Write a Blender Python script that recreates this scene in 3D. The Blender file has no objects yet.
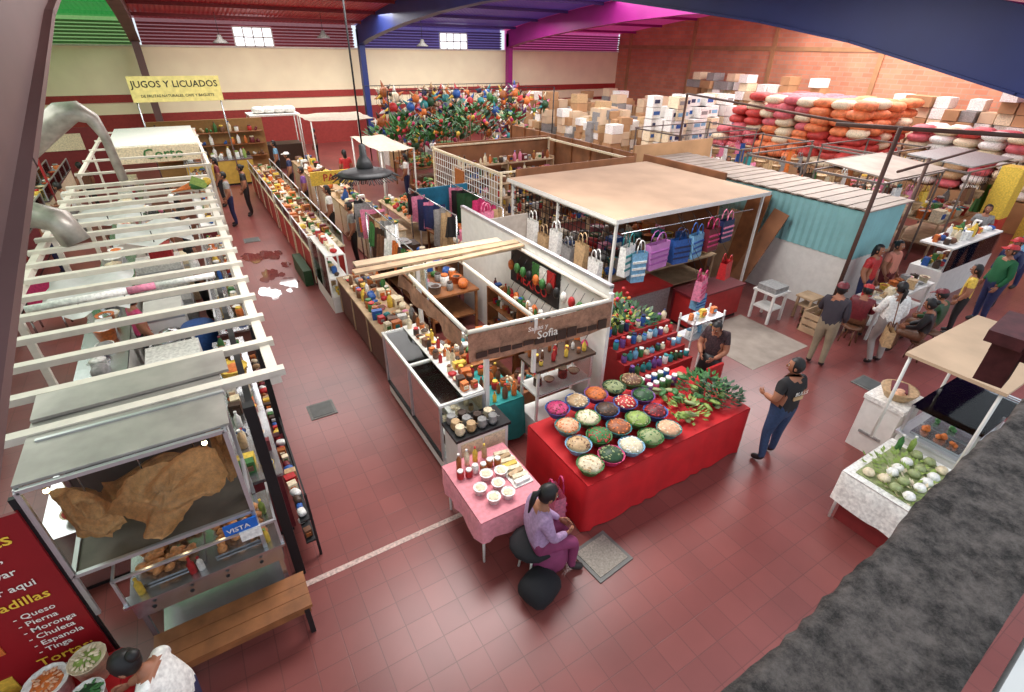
import bpy, bmesh, math, random
from mathutils import Vector, Matrix
R = random.Random(11)
sc = bpy.context.scene
sc.view_settings.view_transform = 'Standard'
def lin(c):
    return tuple(((v/255)/12.92 if v/255 <= .04045 else ((v/255+.055)/1.055)**2.4) for v in c)
_mc = {}
def M(name, c, rough=.6, metal=0., var=.12, scale=8., bump=0., emit=0., spec=.5, det=4):
    if name in _mc: return _mc[name]
    m = bpy.data.materials.new(name); m.use_nodes = True
    nt = m.node_tree; b = nt.nodes['Principled BSDF']
    l = lin(c)
    tc = nt.nodes.new('ShaderNodeTexCoord'); no = nt.nodes.new('ShaderNodeTexNoise')
    no.inputs['Scale'].default_value = scale; no.inputs['Detail'].default_value = det
    if det > 6: no.inputs['Roughness'].default_value = .78
    nt.links.new(tc.outputs['Object'], no.inputs['Vector'])
    cr = nt.nodes.new('ShaderNodeValToRGB')
    cr.color_ramp.elements[0].position = .3; cr.color_ramp.elements[1].position = .7
    if det > 10: cr.color_ramp.elements[0].position = .4; cr.color_ramp.elements[1].position = .62
    cr.color_ramp.elements[0].color = (*[v*(1-var) for v in l], 1)
    cr.color_ramp.elements[1].color = (*[min(1, v*(1+var)) for v in l], 1)
    nt.links.new(no.outputs['Fac'], cr.inputs['Fac']); nt.links.new(cr.outputs['Color'], b.inputs['Base Color'])
    b.inputs['Roughness'].default_value = rough; b.inputs['Metallic'].default_value = metal
    b.inputs['Specular IOR Level'].default_value = spec
    if bump:
        bp = nt.nodes.new('ShaderNodeBump'); bp.inputs['Strength'].default_value = bump; bp.inputs['Distance'].default_value = .02
        nt.links.new(no.outputs['Fac'], bp.inputs['Height']); nt.links.new(bp.outputs['Normal'], b.inputs['Normal'])
    if emit:
        b.inputs['Emission Color'].default_value = (*l, 1); b.inputs['Emission Strength'].default_value = emit
    _mc[name] = m; return m
def glassmat():
    m = bpy.data.materials.new('clear_glass'); m.use_nodes = True; nt = m.node_tree
    for n in list(nt.nodes): nt.nodes.remove(n)
    o = nt.nodes.new('ShaderNodeOutputMaterial'); mx = nt.nodes.new('ShaderNodeMixShader')
    t = nt.nodes.new('ShaderNodeBsdfTransparent'); g = nt.nodes.new('ShaderNodeBsdfGlossy')
    t.inputs[0].default_value = (.95, .97, .97, 1); g.inputs['Roughness'].default_value = .05
    f = nt.nodes.new('ShaderNodeFresnel'); f.inputs[0].default_value = 1.25
    nt.links.new(f.outputs[0], mx.inputs[0]); nt.links.new(t.outputs[0], mx.inputs[1]); nt.links.new(g.outputs[0], mx.inputs[2])
    nt.links.new(mx.outputs[0], o.inputs[0]); return m
GLASS = glassmat()
def tilemat(name, c1, c2, mortar, bw, bh, msize, offset, rough, bump=.3, vert=None, spec=.5):
    m = bpy.data.materials.new(name); m.use_nodes = True; nt = m.node_tree; b = nt.nodes['Principled BSDF']
    tc = nt.nodes.new('ShaderNodeTexCoord'); br = nt.nodes.new('ShaderNodeTexBrick')
    vec = tc.outputs['Object']
    if vert:
        sp = nt.nodes.new('ShaderNodeSeparateXYZ'); cb = nt.nodes.new('ShaderNodeCombineXYZ')
        nt.links.new(vec, sp.inputs[0]); nt.links.new(sp.outputs[vert], cb.inputs[0]); nt.links.new(sp.outputs['Z'], cb.inputs[1]); vec = cb.outputs[0]
    nt.links.new(vec, br.inputs['Vector'])
    br.offset = offset; br.inputs['Scale'].default_value = 1
    br.inputs['Brick Width'].default_value = bw; br.inputs['Row Height'].default_value = bh
    br.inputs['Mortar Size'].default_value = msize; br.inputs['Mortar Smooth'].default_value = .2
    br.inputs['Color1'].default_value = (*lin(c1), 1); br.inputs['Color2'].default_value = (*lin(c2), 1); br.inputs['Mortar'].default_value = (*lin(mortar), 1)
    no = nt.nodes.new('ShaderNodeTexNoise'); no.inputs['Scale'].default_value = .9; no.inputs['Detail'].default_value = 6
    nt.links.new(tc.outputs['Object'], no.inputs['Vector'])
    mx = nt.nodes.new('ShaderNodeMix'); mx.data_type = 'RGBA'; mx.blend_type = 'MULTIPLY'; mx.inputs['Factor'].default_value = 1
    cr = nt.nodes.new('ShaderNodeValToRGB'); cr.color_ramp.elements[0].position = .3; cr.color_ramp.elements[1].position = .7
    cr.color_ramp.elements[0].color = (.8, .8, .8, 1); cr.color_ramp.elements[1].color = (1.05, 1.05, 1.05, 1)
    nt.links.new(no.outputs['Fac'], cr.inputs[0]); nt.links.new(br.outputs['Color'], mx.inputs['A']); nt.links.new(cr.outputs[0], mx.inputs['B'])
    nt.links.new(mx.outputs['Result'], b.inputs['Base Color'])
    b.inputs['Roughness'].default_value = rough; b.inputs['Specular IOR Level'].default_value = spec
    bp = nt.nodes.new('ShaderNodeBump'); bp.invert = True; bp.inputs['Strength'].default_value = bump; bp.inputs['Distance'].default_value = .005
    nt.links.new(br.outputs['Fac'], bp.inputs['Height']); nt.links.new(bp.outputs['Normal'], b.inputs['Normal'])
    return m
# ---------- palette
WHITE = M('white_paint', (226, 224, 218), .5, var=.06)
CREAMP = M('cream_paint', (222, 214, 200), .5, var=.08)
STEEL = M('stainless_steel', (190, 192, 195), .25, .9, .1)
TIN = M('tin_sheet', (168, 162, 156), .45, .5, .2, 3)
ALU = M('aluminium', (205, 206, 208), .35, .7, .05)
BLACK = M('black_metal', (28, 28, 30), .5, .2)
DARK = M('dark_cloth', (24, 23, 27), .85, bump=.2)
WOOD = M('worn_wood', (140, 88, 50), .6, var=.3, scale=5)
WOOD2 = M('pale_wood', (180, 152, 120), .7, var=.25, scale=4)
CARD = M('cardboard', (172, 132, 94), .8, var=.15, scale=2)
CARD2 = M('light_cardboard', (205, 180, 150), .8, var=.1, scale=2)
PLY = M('plywood', (140, 92, 60), .7, var=.3, scale=2)
REDP = M('red_paint', (160, 36, 36), .5)
REDC = M('red_cloth', (196, 22, 30), .7, var=.15, scale=3)
PINKC = M('pink_cloth', (222, 142, 152), .8, var=.12, scale=20)
TEAL = M('teal_metal', (138, 192, 194), .5, .1, .1, 2)
TEALC = M('teal_cloth', (24, 130, 126), .7)
BLUEB = M('blue_beam', (34, 50, 112), .45, .1, .12, 1)
MAGB = M('magenta_beam', (150, 30, 120), .45, .1, .1, 1)
REDB = M('maroon_beam', (108, 80, 78), .5, .1, .2, 1)
SILVER = M('duct_silver', (172, 166, 158), .4, .4, .25, 6)
CONC = M('rough_concrete', (104, 95, 89), .95, var=.72, scale=16, bump=1.0, det=12)
PATCH = M('cement_patch', (158, 146, 134), .9, var=.18, scale=3, bump=.2)
SKIN = M('skin', (158, 104, 78), .6, var=.05); HAIR = M('black_hair', (20, 16, 16), .5, var=.2, scale=40)
LIP = M('lips', (140, 66, 60), .5); EYEW = M('eye_white', (230, 228, 222), .3); EYED = M('eye_dark', (22, 14, 10), .3)
SHOE = M('dark_shoe', (40, 34, 34), .6)
C = {}
for n, c in dict(red=(178, 38, 40), orange=(208, 112, 50), yellow=(220, 184, 70), green=(60, 112, 56), dkgreen=(32, 68, 38), lime=(140, 164, 82),
    blue=(40, 86, 156), navy=(32, 42, 80), sky=(116, 166, 198), teal=(38, 124, 126), purple=(112, 68, 134), pink=(220, 130, 158), hot=(196, 56, 108),
    white=(232, 230, 224), cream=(224, 208, 176), brown=(110, 72, 50), dkbrown=(64, 44, 32), tan=(186, 154, 114), black=(28, 26, 28), gray=(140, 138, 136),
    amber=(160, 90, 40), maroon=(106, 30, 38), meat=(176, 96, 60), peach=(220, 168, 132), sage=(146, 156, 108), clay=(150, 88, 58)).items():
    C[n] = M('goods_'+n, c, .5, var=.25, scale=25)
MIX = [C[k] for k in ('red', 'orange', 'yellow', 'green', 'blue', 'white', 'cream', 'brown', 'pink', 'white', 'gray', 'teal', 'tan', 'amber', 'dkbrown', 'cream')]
GROC = [C[k] for k in ('red', 'yellow', 'white', 'green', 'orange', 'cream', 'brown', 'blue', 'white', 'maroon', 'tan', 'dkbrown')]
VEG = [C[k] for k in ('green', 'dkgreen', 'lime', 'red', 'orange', 'green', 'yellow', 'sage')]

class B:
    def __init__(s, name): s.name = name; s.bm = bmesh.new(); s.ms = []; s.T = None
    def mi(s, m):
        if m not in s.ms: s.ms.append(m)
        return s.ms.index(m)
    def v(s, p):
        p = Vector(p)
        if s.T is not None: p = s.T @ p
        return s.bm.verts.new(p)
    def f(s, vs, mi, smooth=False):
        try: fa = s.bm.faces.new(vs); fa.material_index = mi; fa.smooth = smooth
        except ValueError: pass
    def quad(s, pts, m): s.f([s.v(p) for p in pts], s.mi(m))
    def box(s, c, sz, m, rz=0, rx=0, ry=0):
        i = s.mi(m); mt = Matrix.Translation(Vector(c))
        if rz: mt = mt @ Matrix.Rotation(rz, 4, 'Z')
        if rx: mt = mt @ Matrix.Rotation(rx, 4, 'X')
        if ry: mt = mt @ Matrix.Rotation(ry, 4, 'Y')
        x, y, z = sz[0]/2, sz[1]/2, sz[2]/2
        vs = [s.v(mt @ Vector((a*x, b*y, d*z))) for d in (-1, 1) for a, b in ((-1, -1), (1, -1), (1, 1), (-1, 1))]
        for q in ((3, 2, 1, 0), (4, 5, 6, 7), (0, 1, 5, 4), (1, 2, 6, 5), (2, 3, 7, 6), (3, 0, 4, 7)): s.f([vs[k] for k in q], i)
    def bx(s, x0, y0, z0, x1, y1, z1, m): s.box(((x0+x1)/2, (y0+y1)/2, (z0+z1)/2), (abs(x1-x0), abs(y1-y0), abs(z1-z0)), m)
    def tube(s, pts, rs, m, n=8, cap=True):
        i = s.mi(m); rings = []
        pts = [Vector(p) for p in pts]
        for k, p in enumerate(pts):
            d = (pts[min(k+1, len(pts)-1)]-pts[max(k-1, 0)]).normalized()
            a = d.cross(Vector((0, 0, 1))) if abs(d.z) < .95 else d.cross(Vector((1, 0, 0)))
            a.normalize(); b = d.cross(a); r = rs[k] if hasattr(rs, '__len__') else rs
            rings.append([s.v(p+(a*math.cos(t)+b*math.sin(t))*r) for t in [2*math.pi*j/n for j in range(n)]])
        for k in range(len(rings)-1):
            for j in range(n): s.f([rings[k][j], rings[k][(j+1) % n], rings[k+1][(j+1) % n], rings[k+1][j]], i, True)
        if cap: s.f(rings[0][::-1], i); s.f(rings[-1], i)
    def bar(s, p0, p1, w, m): s.tube([p0, p1], w*.7, m, 4)
    def lathe(s, c, prof, m, n=14, jit=0, top=None):
        i = s.mi(m); rings = []
        for r, z in prof:
            rings.append([s.v((c[0]+r*math.cos(2*math.pi*j/n)*(1+R.uniform(-jit, jit)), c[1]+r*math.sin(2*math.pi*j/n)*(1+R.uniform(-jit, jit)), c[2]+z+R.uniform(-jit, jit)*.1)) for j in range(n)])
        for k in range(len(rings)-1):
            for j in range(n): s.f([rings[k][j], rings[k][(j+1) % n], rings[k+1][(j+1) % n], rings[k+1][j]], i, True)
        s.f(rings[0][::-1], i); s.f(rings[-1], i if top is None else s.mi(top))
    def sph(s, c, r, m, u=10, v=7, jit=0, rot=None, fn=None, keep=None):
        i = s.mi(m)
        if not hasattr(r, '__len__'): r = (r, r, r)
        c = Vector(c)
        def P(a, b):
            d = Vector((math.sin(b)*math.cos(a), math.sin(b)*math.sin(a), math.cos(b)))
            if jit: d *= 1+R.uniform(-jit, jit)
            q = Vector((d.x*r[0], d.y*r[1], d.z*r[2]))
            if fn: q = fn(q)
            if rot is not None: q = rot @ q
            return q+c
        top = s.v(P(0, 0)); bot = s.v(P(0, math.pi))
        rings = [[s.v(P(2*math.pi*j/u, math.pi*k/v)) for j in range(u)] for k in range(1, v)]
        fs = []
        for j in range(u):
            fs.append([top, rings[0][j], rings[0][(j+1) % u]]); fs.append([bot, rings[-1][(j+1) % u], rings[-1][j]])
        for k in range(v-2):
            for j in range(u): fs.append([rings[k][j], rings[k+1][j], rings[k+1][(j+1) % u], rings[k][(j+1) % u]])
        for q in fs:
            if keep:
                cc = sum((w.co for w in q), Vector())/len(q)
                if not keep(cc-c if s.T is None else s.T.inverted() @ cc - c): continue
            s.f(q, i, True)
    def text(s, body, m, size, o, xd, ud, align='CENTER', off=.01):
        cu = bpy.data.curves.new('t', 'FONT'); cu.body = body; cu.size = size; cu.align_x = align; cu.align_y = 'CENTER'; cu.resolution_u = 2
        cu.offset = .012*size
        ob = bpy.data.objects.new('t', cu); sc.collection.objects.link(ob)
        bpy.context.view_layer.update()
        me = bpy.data.meshes.new_from_object(ob)
        xd = Vector(xd).normalized(); ud = Vector(ud).normalized(); nn = xd.cross(ud); o = Vector(o)+nn*off; i = s.mi(m)
        vs = [s.v(o+xd*w.co.x+ud*w.co.y) for w in me.vertices]
        for p in me.polygons: s.f([vs[k] for k in p.vertices], i)
        bpy.data.objects.remove(ob); bpy.data.meshes.remove(me)
    def done(s, parent=None):
        if s.bm.verts:
            xs = [w.co.x for w in s.bm.verts]; ys = [w.co.y for w in s.bm.verts]; zs = [w.co.z for w in s.bm.verts]
            o = Vector(((min(xs)+max(xs))/2, (min(ys)+max(ys))/2, min(zs)))
        else: o = Vector()
        for w in s.bm.verts: w.co -= o
        me = bpy.data.meshes.new(s.name); s.bm.to_mesh(me); s.bm.free()
        for m in s.ms: me.materials.append(m)
        ob = bpy.data.objects.new(s.name, me); ob.location = o; sc.collection.objects.link(ob); return ob
# ---------- items
def bottle(b, x, y, z, h, r, m, cap):
    b.lathe((x, y, z), [(r*.9, 0), (r, .03*h), (r, .6*h), (r*.4, .8*h), (r*.35, .92*h)], m, 8)
    b.lathe((x, y, z+.9*h), [(r*.45, 0), (r*.45, .1*h)], cap, 8)
def jar(b, x, y, z, h, r, m, cap):
    b.lathe((x, y, z), [(r*.9, 0), (r, .05*h), (r, .75*h), (r*.75, .85*h)], m, 10); b.lathe((x, y, z+.84*h), [(r*.8, 0), (r*.8, .16*h)], cap, 10)
def bowl(b, x, y, z, r, h, m, cont, piece=None, n=14, tilt=0):
    b.lathe((x, y, z), [(r*.62, 0), (r*.8, h*.4), (r, h), (r*1.04, h), (r*.96, h*.9)], m, 16)
    b.lathe((x, y, z+h*.85), [(r*.96, 0), (r*.75, h*.35), (r*.4, h*.6), (r*.08, h*.7)], cont, 14, .04)
    if piece:
        for k in range(n):
            a = R.uniform(0, 6.28); q = r*.88*math.sqrt(R.random())
            rot = Matrix.Rotation(R.uniform(0, 6.28), 3, 'Z') @ Matrix.Rotation(R.uniform(-.5, .5), 3, 'Y')
            b.sph((x+q*math.cos(a), y+q*math.sin(a), z+h*.93+h*.6*(1-(q/r)**1.3)), (r*.16, r*.07, r*.06), piece, 6, 4, rot=rot)
def tubf(b, x, y, z, r, h, m, cont): b.lathe((x, y, z), [(r*.8, 0), (r, h), (r*1.06, h), (r*.95, h*.93)], m, 14); b.lathe((x, y, z+h*.86), [(r*.94, 0), (r*.6, h*.12), (r*.1, h*.18)], cont, 12, .05)
def pot(b, x, y, z, r, h, m):
    b.lathe((x, y, z), [(r*.9, 0), (r, h*.1), (r, h), (r*1.05, h), (r*.5, h*1.15), (r*.1, h*1.2), (r*.1, h*1.35)], m, 14)
    for sx in (-1, 1): b.tube([(x+sx*r, y-r*.3, z+h*.7), (x+sx*r*1.3, y, z+h*.7), (x+sx*r, y+r*.3, z+h*.7)], r*.06, m, 5)
def tote(b, x, y, z, w, h, d, m, m2=None, rz=0):
    T0 = b.T; b.T = (T0 or Matrix()) @ Matrix.Translation((x, y, z)) @ Matrix.Rotation(rz, 4, 'Z')
    i = b.mi(m)
    lo = [b.v(p) for p in ((-w*.42, -d/2, 0), (w*.42, -d/2, 0), (w*.42, d/2, 0), (-w*.42, d/2, 0))]
    hi = [b.v(p) for p in ((-w/2, -d*.35, h), (w/2, -d*.35, h), (w/2, d*.35, h), (-w/2, d*.35, h))]
    b.f(lo[::-1], i)
    for k in range(4): b.f([lo[k], lo[(k+1) % 4], hi[(k+1) % 4], hi[k]], i)
    if m2:
        for k in range(3): b.box((0, -d*.46+.0, h*(.25+.22*k)), (w*.9, d*.12, h*.07), m2)
    for sy in (-1, 1): b.tube([(w*.25*math.cos(t), sy*d*.35, h+math.sin(t)*h*.42) for t in [math.pi*k/6 for k in range(7)]], .012, m2 or m, 5)
    b.T = T0
def sack(b, x, y, z, l, w, h, m, rz=0):
    rot = Matrix.Rotation(rz, 3, 'Z')
    def fn(q):
        e = lambda a, r: math.copysign(abs(a/r)**.6*r, a) if r else a
        return Vector((e(q.x, l/2), e(q.y, w/2), q.z))
    b.sph((x, y, z+h/2), (l/2, w/2, h/2), m, 12, 6, .03, rot, fn)
def basket(b, x, y, z, r, h, m, cont=None):
    b.lathe((x, y, z), [(r*.75, 0), (r*.9, h*.5), (r, h), (r*1.05, h), (r*1.05, h*.9), (r, h*.88)], m, 12)
    b.tube([(x+r*math.cos(t), y, z+h*.9+math.sin(t)*r*.9) for t in [math.pi*k/8 for k in range(9)]], r*.06, m, 5)
    if cont: b.lathe((x, y, z+h*.8), [(r*.9, 0), (r*.5, h*.3), (r*.05, h*.4)], cont, 10, .1)
def leaves(b, x, y, z, r, h, m, n=20, L=.12):
    i = b.mi(m)
    for k in range(n):
        a = R.uniform(0, 6.28); q = r*math.sqrt(R.random()); c = Vector((x+q*math.cos(a), y+q*math.sin(a), z+R.random()*h*(1-.5*q/r)))
        d = Vector((math.cos(a)+R.uniform(-.6, .6), math.sin(a)+R.uniform(-.6, .6), R.uniform(.1, 1.2))).normalized()*L
        sd = d.cross(Vector((0, 0, 1))).normalized()*L*.25
        if sd.length < .001: continue
        b.f([b.v(c), b.v(c+d*.5+sd), b.v(c+d), b.v(c+d*.5-sd)], i)
def cloth(b, x, y, z, w, h, m, rz=0):
    i = b.mi(m); dx, dy = math.cos(rz), math.sin(rz); n = 8
    g = [[b.v((x+dx*w*(k/n-.5)-dy*.03*math.sin(k*1.7)*(1+q), y+dy*w*(k/n-.5)+dx*.03*math.sin(k*1.7)*(1+q), z-h*q/3)) for k in range(n+1)] for q in range(4)]
    for q in range(3):
        for k in range(n): b.f([g[q+1][k], g[q+1][k+1], g[q][k+1], g[q][k]], i, True)
def item(b, kind, x, y, z, s, m, m2):
    if kind == 'box': b.box((x, y, z+s*.5), (s*R.uniform(.7, 1.1), s*R.uniform(.5, .9), s), m, rz=R.uniform(-.2, .2)); b.box((x, y, z+s*.5), (s*.5, s*.96, s*.4), m2)
    elif kind == 'bottle': bottle(b, x, y, z, s*1.7, s*.3, m, m2)
    elif kind == 'jar': jar(b, x, y, z, s, s*.38, m, m2)
    elif kind == 'bag': sack(b, x, y, z, s*1.1, s*.8, s*.7, m, R.uniform(0, 3))
    elif kind == 'tub': tubf(b, x, y, z, s*.5, s*.7, m2, m)
    elif kind == 'pot': pot(b, x, y, z, s*.5, s*.6, m)
    elif kind == 'fruit':
        for k in range(4): b.sph((x+R.uniform(-.3, .3)*s, y+R.uniform(-.3, .3)*s, z+s*(.22 if k < 3 else .5)), s*.25, m, 7, 5)
    elif kind == 'bowl': bowl(b, x, y, z, s*.5, s*.3, m2, m)
    elif kind == 'leaf': leaves(b, x, y, z, s*.6, s*.6, m, 14, s*.6)
def stock(b, x0, y0, x1, y1, z, s, pal, kinds, fill=.95, zf=None):
    nx = max(1, int(abs(x1-x0)/(s*1.02))); ny = max(1, int(abs(y1-y0)/(s*1.02)))
    for i in range(nx):
        for j in range(ny):
            if R.random() > fill: continue
            x = x0+(x1-x0)*(i+.5)/nx; y = y0+(y1-y0)*(j+.5)/ny
            item(b, R.choice(kinds), x+R.uniform(-.1, .1)*s, y+R.uniform(-.1, .1)*s, z if zf is None else zf(x, y), s*R.uniform(.7, 1.1), R.choice(pal), R.choice(pal))
def goods(name, *a, **k):
    b = B(name); stock(b, *a, **k); return b.done()
def counter(name, x0, y0, x1, y1, h, body, top, glass=0, shelf=False):
    b = B(name)
    b.bx(x0+.03, y0+.03, 0, x1-.03, y1-.03, .08, BLACK)
    b.bx(x0, y0, .08, x1, y1, h-.04, body); b.bx(x0-.03, y0-.03, h-.04, x1+.03, y1+.03, h, top)
    n = max(1, int(abs(y1-y0)/1.0))
    for k in range(n+1):
        yy = y0+(y1-y0)*k/n; b.box((x0-.008, yy, h/2+.02), (.02, .05, h-.14), top)
    if glass:
        for xx in (x0, x1):
            b.bx(xx-.004, y0, h, xx+.004, y1, h+glass, GLASS)
        for xx in (x0, x1):
            for k in range(n+1): b.box((xx, y0+(y1-y0)*k/n, h+glass/2), (.03, .03, glass), ALU)
            b.box((xx, (y0+y1)/2, h+glass), (.03, y1-y0, .03), ALU)
    return b.done()
def frame(name, x0, y0, x1, y1, h, m, posts, sp=0, t=.08, xb=None, zlo=0):
    b = B(name)
    for xx in (x0, x1)+tuple(xb or ()): b.box((xx, (y0+y1)/2, h), (t, y1-y0+t, t), m)
    ys = [y0, y1] if not sp else [y0+sp*k for k in range(int((y1-y0)/sp)+1)]
    for yy in ys: b.box(((x0+x1)/2, yy, h+t*.6), (x1-x0+t*2, t, t*.7), m)
    for px, py in posts: b.box((px, py, (h+zlo)/2), (t*.8, t*.8, h-zlo), m)
    return b.done()
def clothtable(name, x0, y0, x1, y1, h, drop, m, wav=.025, trim=None):
    b = B(name); i = b.mi(m); per = []
    def seg(a, c, n):
        for k in range(n): per.append(Vector(a).lerp(Vector(c), k/n))
    nx = int((x1-x0)/.08); ny = int((y1-y0)/.08)
    seg((x0, y0), (x1, y0), nx); seg((x1, y0), (x1, y1), ny); seg((x1, y1), (x0, y1), nx); seg((x0, y1), (x0, y0), ny)
    cx, cy = (x0+x1)/2, (y0+y1)/2; rings = []
    for lv, (zz, o) in enumerate(((h, 0), (h-.02, .012), (h-drop*.5, .02), (h-drop, .035))):
        ring = []
        for k, p in enumerate(per):
            d = Vector((p.x-cx, p.y-cy)); d = Vector((d.x/(x1-x0), d.y/(y1-y0)))
            n = Vector((math.copysign(1, d.x), 0)) if abs(d.x) > abs(d.y) else Vector((0, math.copysign(1, d.y)))
            w = o+(wav*math.sin(k*1.3+math.sin(k*.5)*2)*lv/3 if lv > 1 else 0)
            ring.append(b.v((p.x+n.x*w, p.y+n.y*w, zz)))
        rings.append(ring)
    b.f(rings[0], i)
    N = len(per)
    for a in range(3):
        for k in range(N): b.f([rings[a][k], rings[a][(k+1) % N], rings[a+1][(k+1) % N], rings[a+1][k]], i, True)
    for sx in (x0+.06, x1-.06):
        for sy in (y0+.06, y1-.06): b.tube([(sx, sy, 0), (sx, sy, h-.03)], .018, WHITE, 6)
    return b.done()
# ---------- people
def person(name, loc, head, shirt, pants, J=None, sleeve=.55, hair=HAIR, style='short', hat=None, s=1., skirt=False, turn=0., nod=0., skin=SKIN, extra=None, girth=1.):
    j = dict(pel=(0, 0, .93), spi=(0, .01, 1.12), che=(0, .01, 1.30), nek=(0, 0, 1.45), hb=(0, .01, 1.53),
             hipL=(-.09, 0, .88), kneL=(-.10, .02, .49), ankL=(-.11, -.02, .09), toeL=(-.12, .13, .035),
             hipR=(.09, 0, .88), kneR=(.10, .02, .49), ankR=(.11, -.02, .09), toeR=(.12, .13, .035),
             shL=(-.17, 0, 1.39), elL=(-.23, -.02, 1.12), wrL=(-.21, .10, .90), shR=(.17, 0, 1.39), elR=(.23, -.02, 1.12), wrR=(.21, .10, .90))
    if J: j.update(J)
    rad = dict(pel=.145*girth, spi=.135*girth, che=.15*girth, nek=.065, hb=.052, hip=.105*girth, kne=.07, ank=.05, toe=.045, sh=.082, el=.056, wr=.036)
    keys = list(j.keys()); idx = {k: n for n, k in enumerate(keys)}
    E = [('pel', 'spi'), ('spi', 'che'), ('che', 'nek'), ('nek', 'hb')]
    for d in 'LR': E += [('pel', 'hip'+d), ('hip'+d, 'kne'+d), ('kne'+d, 'ank'+d), ('ank'+d, 'toe'+d), ('che', 'sh'+d), ('sh'+d, 'el'+d), ('el'+d, 'wr'+d)]
    me = bpy.data.meshes.new('sk'); me.from_pydata([j[k] for k in keys], [(idx[a], idx[c]) for a, c in E], [])
    ob = bpy.data.objects.new('sk', me); sc.collection.objects.link(ob)
    md = ob.modifiers.new('s', 'SKIN'); md.use_smooth_shade = True
    for k in keys:
        r = rad.get(k, rad.get(k[:-1])); sv = me.skin_vertices[0].data[idx[k]]
        wide = 1.22 if k in ('pel', 'spi', 'che') else 1
        sv.radius = (r*wide, r*(.85 if wide > 1 else 1)); sv.use_root = (k == 'pel')
    sd = ob.modifiers.new('u', 'SUBSURF'); sd.levels = 2; sd.render_levels = 2
    bpy.context.view_layer.update()
    em = bpy.data.meshes.new_from_object(ob.evaluated_get(bpy.context.evaluated_depsgraph_get()))
    b = B(name); b.T = Matrix.Translation(loc) @ Matrix.Rotation(head, 4, 'Z') @ Matrix.Scale(s, 4)
    vs = [b.v(w.co) for w in em.vertices]
    JV = {k: Vector(j[k]) for k in keys}
    for p in em.polygons:
        c = p.center; best = None
        for a, e in E:
            A, D = JV[a], JV[e]-JV[a]; t = max(0, min(1, (c-A).dot(D)/D.length_squared)); q = (c-A-D*t).length - (rad.get(a, rad.get(a[:-1])))*.6
            if best is None or q < best[0]: best = (q, a, e, t)
        _, a, e, t = best
        if a == 'nek' or (e == 'nek' and t > .75): m = skin
        elif a[:2] == 'sh': m = shirt if t < max(sleeve, .05) or sleeve >= 1 else skin
        elif a[:2] == 'el': m = shirt if sleeve > 1 and t < .93 else skin
        elif a[:3] == 'ank': m = SHOE
        elif a[:3] == 'kne' and t > .93: m = SHOE
        elif a[:3] in ('hip', 'kne') or e[:3] == 'hip': m = pants
        else: m = shirt
        b.f([vs[k] for k in p.vertices], b.mi(m), True)
    bpy.data.objects.remove(ob); bpy.data.meshes.remove(em)
    # head
    T0 = b.T; hb = JV['hb']; up = (JV['hb']-JV['nek']).normalized()
    b.T = T0 @ Matrix.Translation(hb+up*.06+Vector((0, .015, .02))) @ Matrix.Rotation(turn, 4, 'Z') @ Matrix.Rotation(-nod, 4, 'X')
    def hf(q):
        k = 1-.32*max(0, -q.z/.12); return Vector((q.x*k, q.y*(k*.9+.1)+(.012 if q.z < -.05 else 0), q.z))
    b.sph((0, 0, 0), (.08, .098, .122), skin, 14, 10, fn=hf)
    b.sph((0, .1, -.012), (.014, .02, .024), skin, 6, 5); b.sph((0, .09, -.058), (.026, .01, .008), LIP, 6, 4)
    for sx in (-1, 1):
        b.sph((sx*.031, .085, .012), (.014, .009, .009), EYEW, 6, 4); b.sph((sx*.031, .093, .012), .006, EYED, 5, 4)
        b.box((sx*.031, .09, .032), (.03, .008, .006), hair); b.sph((sx*.082, 0, -.01), (.012, .022, .032), skin, 6, 5)
    b.sph((0, -.01, .022), (.092, .108, .12), hair, 14, 10, .03, keep=lambda q: not (q.y > .03 and q.z < .055) and q.z > -.085)
    if style == 'long': b.sph((0, -.085, -.07), (.075, .045, .16), hair, 10, 7, .05)
    if style == 'bun': b.sph((0, -.11, .05), (.05, .05, .05), hair, 8, 6, .05)
    if style == 'pony': b.tube([(0, -.09, .05), (0, -.15, 0), (0, -.14, -.12), (0, -.12, -.26)], [.025, .035, .03, .01], hair, 8)
    if hat:
        b.sph((0, -.005, .05), (.102, .118, .09), hat, 12, 8, keep=lambda q: q.z > -.01); b.box((0, .13, .055), (.13, .1, .012), hat, rx=-.15)
    b.T = T0
    for d, sg in (('L', -1), ('R', 1)):
        W = JV['wr'+d]; dr = (W-JV['el'+d]).normalized(); nn = Vector((-sg, 0, 0)); nn = (nn-dr*nn.dot(dr)).normalized(); sd2 = dr.cross(nn)*sg*-1
        rot = Matrix((sd2, nn, dr)).transposed()
        b.sph(W+dr*.045, (.04, .017, .055), skin, 8, 6, rot=rot)
        for k, L in enumerate((.068, .08, .074, .056)):
            o = W+dr*.085+sd2*(-.03+.02*k)
            b.tube([o-dr*.02, o+dr*L*.5+nn*.006, o+dr*L*.85+nn*.026], [.010, .009, .007], skin, 6)
        o = W+dr*.03-sd2*.03
        b.tube([o, o-sd2*.025+dr*.03+nn*.01, o-sd2*.03+dr*.06+nn*.02], [.012, .010, .008], skin, 6)
    if skirt:
        p = JV['pel']; b.lathe((p.x, p.y, p.z), [(.16, .04), (.2, -.15), (.25, -.5), (.23, -.5)], pants, 14, .03)
    if extra: extra(b, JV)
    return b.done()
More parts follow.
